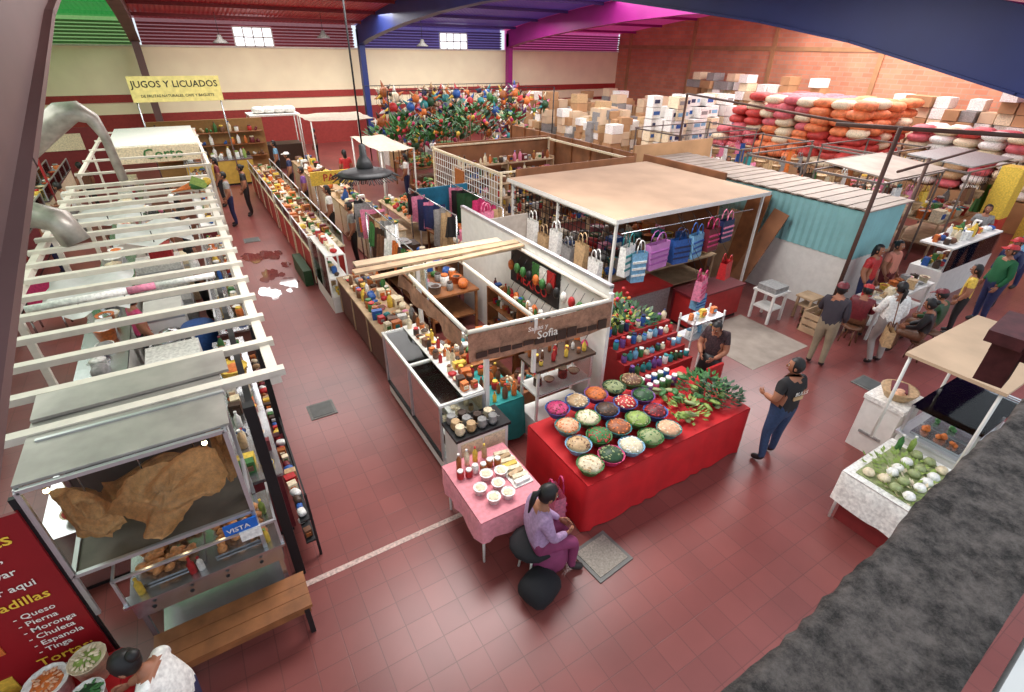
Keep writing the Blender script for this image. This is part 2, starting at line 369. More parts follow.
SIT = dict(pel=(0, 0, .52), spi=(0, .02, .68), che=(0, .04, .86), nek=(0, .07, 1.0), hb=(0, .09, 1.07), hipL=(-.1, .06, .50), hipR=(.1, .06, .50),
    kneL=(-.12, .42, .50), kneR=(.12, .42, .50), ankL=(-.12, .40, .09), ankR=(.12, .40, .09), toeL=(-.13, .55, .035), toeR=(.13, .55, .035),
    shL=(-.17, .05, .95), shR=(.17, .05, .95), elL=(-.22, .12, .72), elR=(.22, .12, .72), wrL=(-.1, .32, .62), wrR=(.1, .32, .62))
def stool(name, x, y, h=.38, m=None):
    b = B(name); m = m or C['white']
    b.lathe((x, y, h-.03), [(.15, 0), (.17, .0), (.17, .03), (.02, .03)], m, 14)
    for k in range(4):
        a = math.pi/4+k*math.pi/2; b.tube([(x+.17*math.cos(a), y+.17*math.sin(a), 0), (x+.12*math.cos(a), y+.12*math.sin(a), h-.02)], .015, m, 6)
    return b.done()
# =================== ROOM
FL = tilemat('floor_tiles', (140, 76, 71), (131, 70, 66), (113, 62, 58), .3, .3, .005, 0, .32, .2)
b = B('floor'); b.bx(-14, -6, -.1, 31, 34.5, 0, FL); b.done()
CREAM = M('wall_cream', (252, 238, 202), .8, var=.05, scale=1)
b = B('wall_back'); b.bx(-14, 34.3, 0, 31, 34.6, 5.05, CREAM); b.done()
b = B('trim_1'); b.bx(-14, 34.24, 2.55, 31, 34.3, 2.9, M('stripe_red', (160, 50, 44), .6)); b.bx(-14, 34.24, 0, 31, 34.3, 2.0, M('dado_red', (150, 52, 46), .7)); b.done()
BR = tilemat('brick_orange', (216, 150, 118), (202, 134, 104), (190, 156, 134), .5, .22, .02, .5, .85, .4, 'Y')
b = B('wall_right'); b.bx(30.5, -6, 0, 30.8, 34.3, 7.4, BR)
for yy in (3, 9, 15, 21, 27, 33): b.bx(30.42, yy-.12, 0, 30.5, yy+.12, 7.4, CARD)
b.bx(30.44, -6, 5.3, 30.5, 34.3, 5.5, CARD)
b.done()
b = B('wall_left'); b.bx(-14.3, -6, 0, -14, 34.3, 6.5, CREAM); b.done()
ARP = [(-3, 3.2), (0, 4.05), (3, 4.8), (5.5, 5.42), (7.3, 5.74), (9.4, 6.02), (12, 6.35), (15, 6.6), (18.5, 6.6), (22, 6.45), (26, 6.15), (29, 5.85), (31.5, 5.55), (33.6, 5.2)]
def arch(name, x, m, w=.32, k0=0):
    P = ARP[k0:]
    b = B(name); i = b.mi(m); rr = []
    for y, z in P: rr.append([b.v((x, y, z)), b.v((x+w, y, z)), b.v((x+w, y, z+.95)), b.v((x, y, z+.95))])
    for k in range(len(rr)-1):
        for q in range(4): b.f([rr[k][q], rr[k][(q+1) % 4], rr[k+1][(q+1) % 4], rr[k+1][q]], i)
    b.f(rr[0], i); b.f(rr[-1][::-1], i)
    b.bx(x, 33.3, 0, x+w, 33.7, 6.0, m)
    for k in range(len(P)-1):
        (y0, z0), (y1, z1) = P[k], P[k+1]
        a = math.atan2(z1-z0, y1-y0); L = math.hypot(y1-y0, z1-z0)
        b.box((x+w/2, (y0+y1)/2, (z0+z1)/2), (w+.1, L+.02, .04), m, rx=a)
    return b.done()
arch('roof_arch_beam', -.94, REDB, k0=1); arch('roof_arch_beam', 10, BLUEB); arch('roof_arch_beam', 20, MAGB)
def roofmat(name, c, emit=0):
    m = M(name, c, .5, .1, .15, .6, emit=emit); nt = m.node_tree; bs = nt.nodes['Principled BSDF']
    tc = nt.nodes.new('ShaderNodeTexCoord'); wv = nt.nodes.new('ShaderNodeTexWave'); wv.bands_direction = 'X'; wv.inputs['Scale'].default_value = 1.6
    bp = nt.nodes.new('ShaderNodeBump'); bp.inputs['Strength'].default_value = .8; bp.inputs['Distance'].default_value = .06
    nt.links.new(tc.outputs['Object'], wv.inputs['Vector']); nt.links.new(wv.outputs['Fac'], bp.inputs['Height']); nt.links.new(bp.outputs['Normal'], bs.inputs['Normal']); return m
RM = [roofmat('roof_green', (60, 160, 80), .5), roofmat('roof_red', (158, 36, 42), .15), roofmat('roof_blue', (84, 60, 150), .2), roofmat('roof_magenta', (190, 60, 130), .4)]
b = B('ceiling')
for k, (xa, xb) in enumerate(((-14, -.75), (-.75, 10.15), (10.15, 20.15), (20.15, 30.8))):
    for q in range(2, len(ARP)-1):
        (y0, z0), (y1, z1) = ARP[q], ARP[q+1]
        if y1 > 33: y1 = 34.6
        b.quad([(xa, y0, z0+1.0), (xb, y0, z0+1.0), (xb, y1, z1+1.0), (xa, y1, z1+1.0)], RM[k])
b.done()
b = B('roof_purlin_set')
for y in (24, 27, 30, 32.5):
    for q in range(len(ARP)-1):
        if ARP[q][0] <= y <= ARP[q+1][0]:
            t = (y-ARP[q][0])/(ARP[q+1][0]-ARP[q][0]); z = ARP[q][1]*(1-t)+ARP[q+1][1]*t+.9
    for xa, xb, m in ((-14, -.95, RM[0]), (-.6, 10, M('purlin_red', (120, 30, 36), .6)), (10.35, 20, M('purlin_purple', (70, 40, 110), .6)), (20.35, 30.4, MAGB)): b.bx(xa, y-.05, z-.05, xb, y+.05, z+.09, m)
b.done()
# louvred clerestory
LV = [M('louvre_green', (120, 160, 110), .5), M('louvre_red', (140, 60, 70), .5), M('louvre_blue', (84, 70, 130), .5), M('louvre_mag', (170, 60, 130), .5)]
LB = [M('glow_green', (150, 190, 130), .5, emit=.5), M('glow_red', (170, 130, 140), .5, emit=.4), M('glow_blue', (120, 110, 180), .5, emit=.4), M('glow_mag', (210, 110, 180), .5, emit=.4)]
DAY = M('daylight_pane', (235, 242, 250), .5, emit=1.6)
wn = 0
for k, (xa, xb) in enumerate(((-14, -.95), (-.55, 10), (10.4, 20), (20.4, 30.5))):
    wn += 1; b = B('window_%d' % wn)
    for q in range(7): b.box(((xa+xb)/2, 34.3, 5.14+q*.145), (xb-xa, .06, .075), LV[k], rx=.5)
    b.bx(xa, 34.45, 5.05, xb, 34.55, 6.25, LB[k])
    if k in (1, 2):
        cx = (4.6, 16.4)[k-1]; w = (.95, .95)[k-1]
        b.bx(cx-w, 34.2, 5.08, cx+w, 34.28, 5.95, DAY)
        for q in range(5): b.box((cx-w+q*w/2, 34.18, 5.5), (.06, .05, .9), WHITE)
        for zz in (5.08, 5.5, 5.95): b.box((cx, 34.18, zz), (2*w, .05, .06), WHITE)
    b.done()
b = B('trim_2'); b.bx(-14, 34.2, 5.0, 30.5, 34.3, 5.08, CREAMP); b.done()
# balcony parapet (camera side)
b = B('balcony_parapet'); i = b.mi(CONC)
nx, ny = 240, 14
X0, XL = -.4, 6.0
g = [[b.v((X0+XL*a/nx, -.07+.05*(X0+XL*a/nx)+(.205*c/ny)+(R.uniform(-.004, .004)+.006*math.sin(a*.31)*math.sin(a*.13) if c == ny else 0), 4.40+R.uniform(-.004, .003)-(.012 if c == ny else 0))) for c in range(ny+1)] for a in range(nx+1)]
for a in range(nx):
    for c in range(ny): b.f([g[a][c], g[a+1][c], g[a+1][c+1], g[a][c+1]], i, True)
lo0 = [b.v((w[0].co.x, w[0].co.y, 3.3)) for w in g]; lo1 = [b.v((w[-1].co.x, w[-1].co.y, 3.3)) for w in g]
for a in range(nx): b.f([lo0[a], lo0[a+1], g[a+1][0], g[a][0]], i); b.f([lo1[a+1], lo1[a], g[a][-1], g[a+1][-1]], i)
b.done()
b = B('balcony_handrail'); b.box((2.4, -.02, 4.36), (7, .07, .06), WHITE, rz=.05); b.done()
BM_ = M('bracket_maroon', (92, 42, 44), .7, var=.3, scale=20)
b = B('steel_roof_bracket'); b.box((2.74, .47, 4.28), (.3, .12, .05), BM_, rz=.1); b.box((2.76, .46, 4.16), (.13, .1, .24), BM_, rz=.1); b.box((2.76, .36, 4.2), (.08, .3, .06), BM_); b.done()
# floor marks
b = B('floor_line'); b.bx(-.1, 4.14, 0, 1.9, 4.21, .004, M('worn_white_line', (196, 170, 160), .8, var=.35, scale=30)); b.done()
b = B('cement_floor_patch'); b.bx(8.2, 4.45, 0, 10.0, 6.1, .006, PATCH); b.done()
for x, y, s in ((.83, 7.32, .42), (1.02, 17, .45), (9.67, 3.05, .45)):
    b = B('floor_drain_cover'); b.bx(x-s/2, y-s/2, 0, x+s/2, y+s/2, .012, M('drain_metal', (116, 116, 112), .6, .3)); b.bx(x-s/2+.04, y-s/2+.04, .012, x+s/2-.04, y+s/2-.04, .018, M('drain_metal2', (96, 98, 96), .6, .3)); b.done()
b = B('manhole_cover'); b.box((3.03, 2.75, .008), (.55, .5, .016), M('drain_metal', (116, 116, 112)), rz=.1); b.box((3.03, 2.75, .02), (.46, .41, .01), M('gray_mat', (150, 142, 130), .8, var=.3, scale=40), rz=.1); b.done()
WET = M('water_film', (116, 62, 58), .05, var=.1, spec=.9)
b = B('water_puddle'); i = b.mi(WET)
for k in range(22):
    cx, cy, r = R.uniform(.75, 1.6), R.uniform(12.2, 15.6), R.uniform(.06, .2)
    b.f([b.v((cx+r*math.cos(t)*R.uniform(.7, 1.3), cy+r*1.8*math.sin(t)*R.uniform(.7, 1.3), .003+.0004*k)) for t in [6.283*q/16 for q in range(16)]], i)
b.done()
# =================== LEFT BLOCK
frame('stall_roof_frame', -2.35, 4.75, .18, 14.6, 2.4, CREAMP, [(.18, 8), (.18, 11.3), (.18, 14.6), (-2.35, 4.8), (-2.35, 8), (-2.35, 11.3), (-2.35, 14.6)], .655, .1)
b = B('stall_corner_post'); b.bx(-.16, 4.32, 0, -.06, 4.42, 2.42, BLACK); b.bx(-.13, 4.42, 2.3, -.07, 7.9, 2.36, BLACK); b.bx(.1, 6.05, 0, .17, 6.12, 2.36, BLACK); b.done()
def crack(b, pts, y, m, wob=.05):
    i = b.mi(m)
    cx = sum(p[0] for p in pts)/len(pts); cz = sum(p[1] for p in pts)/len(pts)
    P = []
    for k in range(len(pts)):
        a = pts[k]; c = pts[(k+1) % len(pts)]
        for q in range(6): P.append((a[0]+(c[0]-a[0])*q/6+R.uniform(-.01, .01), a[1]+(c[1]-a[1])*q/6+R.uniform(-.01, .01)))
    rings = []
    for f_ in (1, .93, .85, .75, .65, .55, .45, .35, .25, .12):
        rings.append([b.v((cx+(p[0]-cx)*f_, y+wob*math.sin(p[0]*9*f_+p[1]*5)+.1*(p[1]-cz)*f_+R.uniform(-.01, .01)-(.035 if f_ > .95 else 0), cz+(p[1]-cz)*f_)) for p in P])
    N = len(P)
    for a in range(len(rings)-1):
        for k in range(N): b.f([rings[a][k], rings[a][(k+1) % N], rings[a+1][(k+1) % N], rings[a+1][k]], i, True)
    b.f(rings[-1], i, True)
CRK = M('pork_crackling', (214, 160, 104), .4, var=.38, scale=22, bump=.9, det=8)
b = B('crackling_display_cabinet')
x0, x1, y0, y1, z0, z1 = -1.68, -.33, 4.05, 4.86, 1.47, 2.44
for xx in (x0, x1):
    for yy in (y0, y1): b.box((xx, yy, (z0+z1)/2), (.035, .035, z1-z0), ALU)
    for zz in (z0, z1): b.box((xx, (y0+y1)/2, zz), (.035, y1-y0, .035), ALU)
for yy in (y0, y1):
    for zz in (z0, z1): b.box(((x0+x1)/2, yy, zz), (x1-x0, .035, .035), ALU)
b.bx(x0, y0, z0-.02, x1, y1, z0, M('cabinet_tray', (120, 112, 102), .5, .3))
b.quad([(x0, y0, z0), (x1, y0, z0), (x1, y0, z1), (x0, y0, z1)], GLASS); b.quad([(x1, y0, z0), (x1, y1, z0), (x1, y1, z1), (x1, y0, z1)], GLASS)
b.quad([(x0, y1, z0), (x1, y1, z0), (x1, y1, z1), (x0, y1, z1)], M('cabinet_back', (110, 104, 98), .5))
b.bx(x0-.02, y0+.03, z1+.015, x1+.05, y1+.1, z1+.04, TIN)
b.box((-.95, 5.12, 2.5), (1.5, .42, .03), TIN, rz=.03); b.box((-.95, 4.6, 2.47), (1.36, .03, .05), ALU)
for xx in (x0, x1):
    for yy in (y0, y1): b.box((xx, yy, 1.21), (.035, .035, .5), ALU)
b.done()
b = B('pork_crackling_sheets')
crack(b, [(-1.22, 2.06), (-1.1, 2.16), (-.82, 2.26), (-.6, 2.3), (-.45, 2.2), (-.42, 1.94), (-.52, 1.8), (-.72, 1.74), (-.84, 1.62), (-1.02, 1.53), (-1.16, 1.58), (-1.1, 1.74), (-1.2, 1.88), (-1.3, 1.96)], 4.16, CRK)
crack(b, [(-1.64, 2.16), (-1.5, 2.18), (-1.36, 2.05), (-1.28, 1.88), (-1.26, 1.66), (-1.42, 1.52), (-1.6, 1.66)], 4.32, CRK)
crack(b, [(-.5, 2.34), (-.37, 2.36), (-.36, 2.0), (-.38, 1.66), (-.46, 1.58), (-.5, 2.0)], 4.5, CRK)
crack(b, [(-1.4, 1.85), (-.9, 1.95), (-.5, 1.75), (-.6, 1.52), (-1.0, 1.5), (-1.5, 1.52)], 4.66, CRK)
for k in range(3): b.tube([(-1.4+.4*k, 4.25, 2.42), (-1.4+.4*k, 4.25, 2.12)], .006, STEEL, 5)
b.done()
b = B('food_steam_table')
b.bx(-1.46, 4.02, .72, -.2, 4.85, .95, STEEL); b.bx(-1.5, 3.98, .93, -.16, 4.1, .96, STEEL)
for xx in (-1.42, -.24):
    for yy in (4.06, 4.8): b.box((xx, yy, .36), (.04, .04, .72), STEEL)
b.bx(-1.4, 4.06, .2, -.24, 4.8, .23, STEEL)
for xx in (-1.48, -.18): b.box((xx, 4.02, 1.12), (.025, .025, .34), ALU); b.box((xx, 4.3, 1.28), (.02, .56, .02), ALU)
b.box((-.83, 4.02, 1.28), (1.3, .025, .025), ALU); b.quad([(-1.46, 4.02, .96), (-.2, 4.02, .96), (-.2, 4.02, 1.28), (-1.46, 4.02, 1.28)], GLASS)
b.quad([(-.18, 4.02, .96), (-.18, 4.6, .96), (-.18, 4.6, 1.28), (-.18, 4.02, 1.28)], GLASS)
for xx in (-1.3, -1.0, -.7, -.4): b.sph((xx, 3.985, .84), (.02, .015, .02), BLACK, 6, 4)
b.done()
MEAT = M('fried_meat', (196, 134, 82), .45, var=.5, scale=26, bump=.8)
b = B('meat_trays')
for xx, w in ((-1.12, .5), (-.52, .42)):
    b.bx(xx-w/2-.03, 4.14, .96, xx+w/2+.03, 4.66, .985, STEEL)
    for k in range(44): b.sph((xx+R.uniform(-.46, .46)*w, R.uniform(4.18, 4.62), 1.01+R.random()*.05), (R.uniform(.04, .07), R.uniform(.03, .05), .035), MEAT, 8, 5, .15, Matrix.Rotation(R.uniform(0, 3), 3, 'Z'))
b.done()
b = B('condiment_bottle_set')
bottle(b, -1.36, 4.08, .96, .2, .032, C['yellow'], C['yellow']); bottle(b, -.95, 4.08, .96, .2, .032, C['red'], C['red']); bottle(b, -.28, 4.5, .96, .2, .032, C['lime'], C['yellow']); bottle(b, -.88, 4.08, .96, .17, .03, C['white'], C['red']); bottle(b, -.3, 4.1, .96, .18, .03, C['yellow'], C['lime'])
b.done()
b = B('payment_card_sign'); b.box((-.46, 4.0, 1.38), (.28, .02, .12), M('card_blue', (24, 100, 190), .4)); b.box((-.4, 3.985, 1.26), (.18, .02, .12), C['white']); b.text('VISTA', C['white'], .075, (-.48, 3.99, 1.38), (1, 0, 0), (0, 0, 1), off=.012); b.done()
b = B('lamp_bulb_set')
WB = M('warm_bulb', (255, 226, 170), .4, emit=14)
for xx in (-1.55, -.5): b.sph((xx, 4.1, 2.34), .022, WB, 8, 6); b.tube([(xx, 4.1, 2.36), (xx, 4.1, 2.43)], .012, BLACK, 6)
for xx in (-1.25, -.95, -.65): b.sph((xx, 4.12, 1.41), .02, WB, 8, 6); b.tube([(xx, 4.12, 1.43), (xx, 4.12, 1.45)], .01, BLACK, 6)
b.done()
b = B('wooden_bench')
for k in range(3): b.bx(-1.42, 3.56+k*.145, .42, -.08, 3.7+k*.145, .46, WOOD)
b.bx(-1.4, 3.58, .34, -.1, 3.61, .42, WOOD)
for xx in (-1.34, -.14):
    for yy in (3.6, 3.94): b.box((xx, yy, .21), (.05, .05, .42), BLACK)
    b.box((xx, 3.77, .12), (.04, .34, .04), BLACK)
b.done()
BAN = M('banner_red', (142, 20, 28), .45, var=.1, scale=2)
YEL = M('letter_yellow', (245, 205, 70), .5); WHT = M('letter_white', (240, 236, 226), .5); BLK = M('letter_black', (22, 20, 20), .5)
b = B('menu_banner'); b.bx(-3.4, 4.0, .15, -1.72, 4.03, 2.3, BAN)
for k, (t, m, s_) in enumerate((('Gorditas', YEL, .17), ('Surtidas,', WHT, .11), ('para llevar', WHT, .1), ('o comer aqui', WHT, .1), ('Quesadillas', YEL, .13))):
    b.text(t, m, s_, (-2.13, 4.0, 2.1-.16*k), (1, 0, 0), (0, 0, 1))
for k, t in enumerate(('Queso', 'Pierna', 'Moronga', 'Chuleta', 'Espanola', 'Tinga')): b.text('- '+t, WHT, .08, (-2.12, 4.0, 1.3-.09*k), (1, 0, 0), (0, 0, 1), 'LEFT')
b.text('Tortas:', YEL, .13, (-1.98, 4.0, .72), (1, 0, 0), (0, 0, 1)); b.box((-2.4, 3.995, 1.1), (.24, .01, .24), C['orange']); b.box((-2.5, 3.995, .6), (.3, .01, .2), C['yellow'])
for k, t in enumerate(('Pierna', 'Surtida', 'Milanesa')): b.text('- '+t, WHT, .08, (-2.12, 4.0, .58-.09*k), (1, 0, 0), (0, 0, 1), 'LEFT')
for xx in (-3.38, -1.72): b.box((xx, 4.05, 1.2), (.04, .04, 2.4), BLACK)
b.done()
clothtable('side_table', -2.7, 3.3, -1.62, 3.9, .6, .3, REDC)
b = B('food_tub_set')
tubf(b, -2.05, 3.7, .605, .15, .22, C['white'], C['orange']); tubf(b, -1.78, 3.74, .605, .13, .24, C['cream'], C['lime']); tubf(b, -1.78, 3.46, .605, .12, .18, C['white'], C['dkgreen']); tubf(b, -2.25, 3.45, .605, .13, .18, C['white'], C['cream'])
for x, y, z, m in ((-2.05, 3.7, .82, C['peach']), (-1.78, 3.74, .84, C['cream']), (-1.78, 3.46, .78, C['green'])):
    for k in range(30):
        a = R.uniform(0, 6.3); q = .1*math.sqrt(R.random()); b.sph((x+q*math.cos(a), y+q*math.sin(a), z+R.random()*.02), (.025, .012, .01), m, 5, 4, rot=Matrix.Rotation(a, 3, 'Z'))
b.done()
person('food_vendor', (-1.12, 2.98, 0), 1.2, C['white'], C['navy'], dict(nek=(0, .1, 1.38), hb=(0, .15, 1.44), che=(0, .05, 1.25), shL=(-.17, .08, 1.32), shR=(.17, .08, 1.32), elL=(-.2, .22, 1.08), elR=(.2, .22, 1.08), wrL=(-.14, .42, 1.0), wrR=(.14, .42, 1.0)), style='bun', nod=.5, s=.95)
# interior of left block
counter('kitchen_counter', -2.25, 5.3, -1.65, 8.0, .9, STEEL, STEEL); counter('kitchen_counter', -2.25, 8.2, -1.65, 14.3, .95, WHITE, STEEL)
counter('service_counter', -.42, 5.0, -.02, 8.6, 1.0, C['maroon'], STEEL, .0); counter('service_counter', -.3, 8.9, .2, 11.0, 1.0, M('brown_panel', (96, 60, 50), .6), STEEL, .3); counter('service_counter', -.25, 11.2, .3, 14.4, 1.0, C['white'], STEEL, .35)
goods('kitchen_utensils', -2.2, 5.4, -1.7, 8, .902, .26, [STEEL, C['white'], C['red'], C['gray'], C['blue'], C['cream']], ['pot', 'tub', 'box', 'bottle', 'bowl'])
goods('kitchen_utensils', -2.2, 8.3, -1.7, 14.2, .952, .3, [STEEL, C['white'], C['cream'], C['gray'], C['orange'], C['white']], ['pot', 'tub', 'box', 'bag', 'bowl'])
goods('snack_goods', -.4, 5.1, -.04, 8.5, 1.002, .15, GROC, ['bottle', 'jar', 'box', 'bowl'])
goods('snack_goods', -.27, 9.0, .17, 10.9, 1.002, .18, GROC, ['bottle', 'jar', 'tub', 'bowl', 'fruit'])
goods('snack_goods', -.2, 11.3, .27, 14.3, 1.002, .2, GROC, ['bottle', 'jar', 'tub', 'fruit', 'bag'])
b = B('snack_shelf_rack')
for z in (.25, .6): b.bx(.03, 4.5, z, .14, 8.6, z+.02, BLACK)
for yy in (4.5, 5.9, 7.2, 8.6): b.box((.15, yy, .5), (.03, .03, 1.0), BLACK)
b.box((.15, 6.55, 1.0), (.02, 4.1, .02), BLACK)
stock(b, .01, 4.55, .14, 8.5, .27, .11, GROC+[C['dkbrown'], C['amber'], C['maroon']], ['box', 'bag']); stock(b, .01, 4.55, .14, 8.5, .62, .11, GROC+[C['dkbrown'], C['amber'], C['maroon']], ['box', 'bag'])
b.done()
b = B('white_refrigerator'); b.bx(-1.2, 7.1, 0, -.55, 7.8, 1.55, C['white']); b.bx(-1.2, 7.07, .05, -.55, 7.1, 1.0, WHITE); b.bx(-1.2, 7.07, 1.02, -.55, 7.1, 1.53, WHITE); b.tube([(-.62, 7.04, .6), (-.62, 7.04, .95)], .012, STEEL, 6); b.done()
b = B('plastic_wrapped_table'); b.bx(-1.35, 5.5, .82, -.6, 6.7, .86, C['white'])
for xx in (-1.3, -.65):
    for yy in (5.55, 6.65): b.box((xx, yy, .41), (.05, .05, .82), STEEL)
for k in range(12): sack(b, R.uniform(-1.2, -.75), R.uniform(5.6, 6.6), .862+.1*(k % 2), .4, .3, .2, R.choice([C['white'], C['gray'], C['cream'], C['white']]), R.uniform(0, 3))
b.done()
PLAS = M('plastic_sheet', (206, 208, 206), .3, var=.15, scale=3)
b = B('plastic_sheet_cover')
i = b.mi(PLAS)
for xa, ya_, w_, l_ in ((-2.2, 7.9, 1.0, 1.7), (-1.5, 10.6, 1.2, 1.5), (-2.2, 12.4, 1.1, 1.6)):
    g = [[b.v((xa+w_*a/8, ya_+l_*c/8, 2.18+.07*math.sin(a*1.3+c)*math.cos(c*.9)+R.uniform(-.015, .015))) for c in range(9)] for a in range(9)]
    for a in range(8):
        for c in range(8): b.f([g[a][c], g[a+1][c], g[a+1][c+1], g[a][c+1]], i, True)
    for q in range(3): b.tube([(xa+w_*q/2, ya_, 2.2), (xa+w_*q/2, ya_, 2.4)], .008, BLACK, 4)
b.done()
b = B('cloth_roll_on_beams')
b.tube([(-2.1, 7.5, 2.51), (-1.1, 7.55, 2.51)], .045, C['white'], 10); b.tube([(-1.1, 7.55, 2.51), (-.8, 7.57, 2.51)], .047, C['pink'], 10); b.tube([(-.8, 7.57, 2.51), (-.1, 7.6, 2.51)], .04, C['white'], 10)
b.done()
b = B('white_gas_stove')
b.bx(-1.35, 8.4, 0, -.7, 9.4, .92, WHITE)
for k in range(4): b.lathe((-1.2+.35*(k % 2), 8.65+.45*(k//2), .92), [(.12, 0), (.12, .02), (.05, .03)], BLACK, 12)
b.done()
goods('cooking_pots', -1.3, 8.5, -.75, 9.35, .96, .34, [STEEL, C['gray'], C['blue']], ['pot'])
b = B('blue_barrel'); b.lathe((-.63, 9.72, 0), [(.27, 0), (.29, .1), (.29, .4), (.3, .42), (.29, .44), (.29, .85), (.25, .9), (.02, .9)], C['blue'], 20); b.done()
b = B('storage_boxes')
for x, y, z, sx, sy, sz, m in ((-1.1, 10.4, 0, .6, .6, 1.1, WHITE), (-1.0, 11.3, 0, .7, .7, .9, C['gray']), (-1.1, 12.4, 0, .8, .7, 1.3, C['white']), (-.9, 13.4, 0, .6, .7, 1.0, C['cream']), (-1.0, 12.4, 1.32, .4, .4, .3, C['red'])):
    b.bx(x-sx/2, y-sy/2, z, x+sx/2, y+sy/2, z+sz, m); b.bx(x-sx/2-.01, y-sy/2-.01, z+sz*.85, x+sx/2+.01, y+sy/2+.01, z+sz*.9, ALU)
b.done()
b = B('paper_parrot_hanging'); b.sph((.02, 12.9, 2.62), (.22, .1, .1), C['green'], 8, 6); b.sph((.2, 12.8, 2.7), (.09, .08, .08), C['yellow'], 8, 6); b.tube([(-.1, 12.9, 2.62), (-.5, 13.0, 2.5)], [.08, .01], C['orange'], 6); b.box((.05, 12.75, 2.7), (.3, .03, .16), C['lime'], ry=.5); b.tube([(.02, 12.9, 2.5), (.02, 12.95, 2.4)], .02, C['brown'], 5); b.done()
b = B('yellow_food_tub'); tubf(b, -.22, 7.0, 1.2, .18, .18, C['yellow'], C['orange']); b.bx(-.4, 6.82, 1.18, -.04, 7.18, 1.2, STEEL)
for q in (-.38, -.06): b.tube([(q, 6.85, 1.0), (q, 6.85, 1.18)], .012, STEEL, 5); b.tube([(q, 7.15, 1.0), (q, 7.15, 1.18)], .012, STEEL, 5)
b.done()
for x, y, h, m in ((-1.45, 9.78, -1.2, 'hot'), (-.47, 11.9, -1.6, 'white'), (-1.45, 7.0, -1.4, 'navy')): person('stall_cook', (x, y, 0), h, C[m], C['black'], style='bun', s=.95)
# left block second part
frame('stall_roof_frame', -2.3, 15.6, .4, 23.0, 2.5, CREAMP, [(.4, 15.6), (.4, 19), (.4, 23), (-2.3, 15.6), (-2.3, 19), (-2.3, 23)], 1.8, .07)
b = B('stall_awning_board'); b.bx(-1.9, 18.6, 2.62, .3, 22.6, 2.68, C['white']); b.bx(.3, 18.6, 2.2, .34, 22.6, 2.68, WHITE); b.bx(-1.9, 18.56, 2.2, .34, 18.6, 2.64, C['cream']); b.text('Corto', C['green'], .4, (-.6, 18.55, 2.42), (1, 0, 0), (0, 0, 1)); b.done()
counter('service_counter', -.2, 15.6, .35, 19.5, 1.0, C['maroon'], WHITE, .4); counter('service_counter', -.1, 20, .5, 23, 1.0, C['white'], WHITE, .4); counter('kitchen_counter', -2.2, 15.6, -1.6, 22.8, .95, WHITE, STEEL)
goods('snack_goods', -.15, 15.7, .3, 19.4, 1.002, .24, GROC, ['bottle', 'jar', 'tub', 'fruit', 'bag']); goods('snack_goods', -.05, 20.1, .45, 22.9, 1.002, .24, GROC, ['bottle', 'jar', 'tub', 'fruit'])
goods('kitchen_utensils', -2.1, 15.7, -1.7, 22.7, .952, .34, [STEEL, C['white'], C['cream'], C['red']], ['pot', 'tub', 'box', 'bag'])
person('stall_customer', (-.55, 16.3, 0), -1.4, C['black'], C['navy'], style='long'); person('stall_customer', (-.7, 17.8, 0), -1.8, C['white'], C['navy']); person('stall_customer', (-1.1, 14.9, 0), -.4, C['peach'], C['brown'], style='bun')
person('stall_customer', (.75, 21.5, 0), 1.5, C['maroon'], C['black'], style='long'); person('stall_customer', (.8, 18.8, 0), 1.5, C['gray'], C['navy'])
b = B('flower_vase'); jar(b, -1.2, 15.75, .9, .35, .12, C['white'], C['white']); leaves(b, -1.2, 15.75, 1.25, .25, .3, C['dkgreen'], 40, .2)
for k in range(14): b.sph((-1.2+R.uniform(-.25, .25), 15.75+R.uniform(-.25, .25), 1.5+R.uniform(-.1, .15)), .05, R.choice([C['white'], C['pink'], C['cream']]), 7, 5)
b.bx(-1.5, 15.5, 0, -.9, 16.0, .9, WHITE); b.done()
# far left stalls
for k, (y0, y1) in enumerate(((6, 10), (10.6, 15), (15.6, 20), (20.6, 26))):
    counter('service_counter', -4.6, y0, -4.0, y1, 1.0, [REDP, C['white'], C['maroon'], C['cream']][k], STEEL, .35)
    goods('snack_goods', -4.55, y0+.1, -4.05, y1-.1, 1.002, .26, MIX, ['bottle', 'jar', 'tub', 'fruit', 'bag', 'pot'])
    counter('kitchen_counter', -6.6, y0, -6.0, y1, 1.0, C['white'], STEEL); goods('kitchen_utensils', -6.55, y0+.1, -6.05, y1-.1, 1.002, .3, MIX, ['bottle', 'jar', 'tub', 'pot', 'bag'])
frame('stall_roof_frame', -7, 6, -4, 15, 2.6, CREAMP, [(-4, 6), (-4, 10.5), (-4, 15), (-7, 6), (-7, 15)], 1.5, .08); frame('stall_roof_frame', -7, 16, -4, 27, 2.6, REDP, [(-4, 16), (-4, 21.5), (-4, 27), (-7, 16), (-7, 27)], 2.75, .08)
b = B('red_stall_back_panel'); b.bx(-7.6, 26.9, 0, -2.6, 27.0, 2.3, M('dkred_panel', (120, 34, 36), .6)); b.bx(-6, 26.85, 1.5, -3.4, 26.9, 2.1, C['cream']); b.done()
b = B('purple_seat'); b.bx(-3.6, 12.6, .4, -3.0, 13.2, .46, C['hot']); b.bx(-3.6, 13.14, .46, -3.0, 13.2, .95, C['hot'])
for xx in (-3.55, -3.05):
    for yy in (12.65, 13.15): b.tube([(xx, yy, 0), (xx, yy, .4)], .02, STEEL, 6)
b.done()
person('stall_customer', (-3.3, 19.5, 0), 1.2, C['white'], C['gray'], dict(hb=(0, .14, 1.5), nek=(0, .1, 1.42), wrL=(-.15, .4, 1.05), wrR=(.15, .4, 1.05)), nod=.4); person('stall_customer', (-3.5, 16.5, 0), 1.5, C['red'], C['navy'], style='long'); person('stall_customer', (-3.2, 22.5, 0), .5, C['brown'], C['black'])
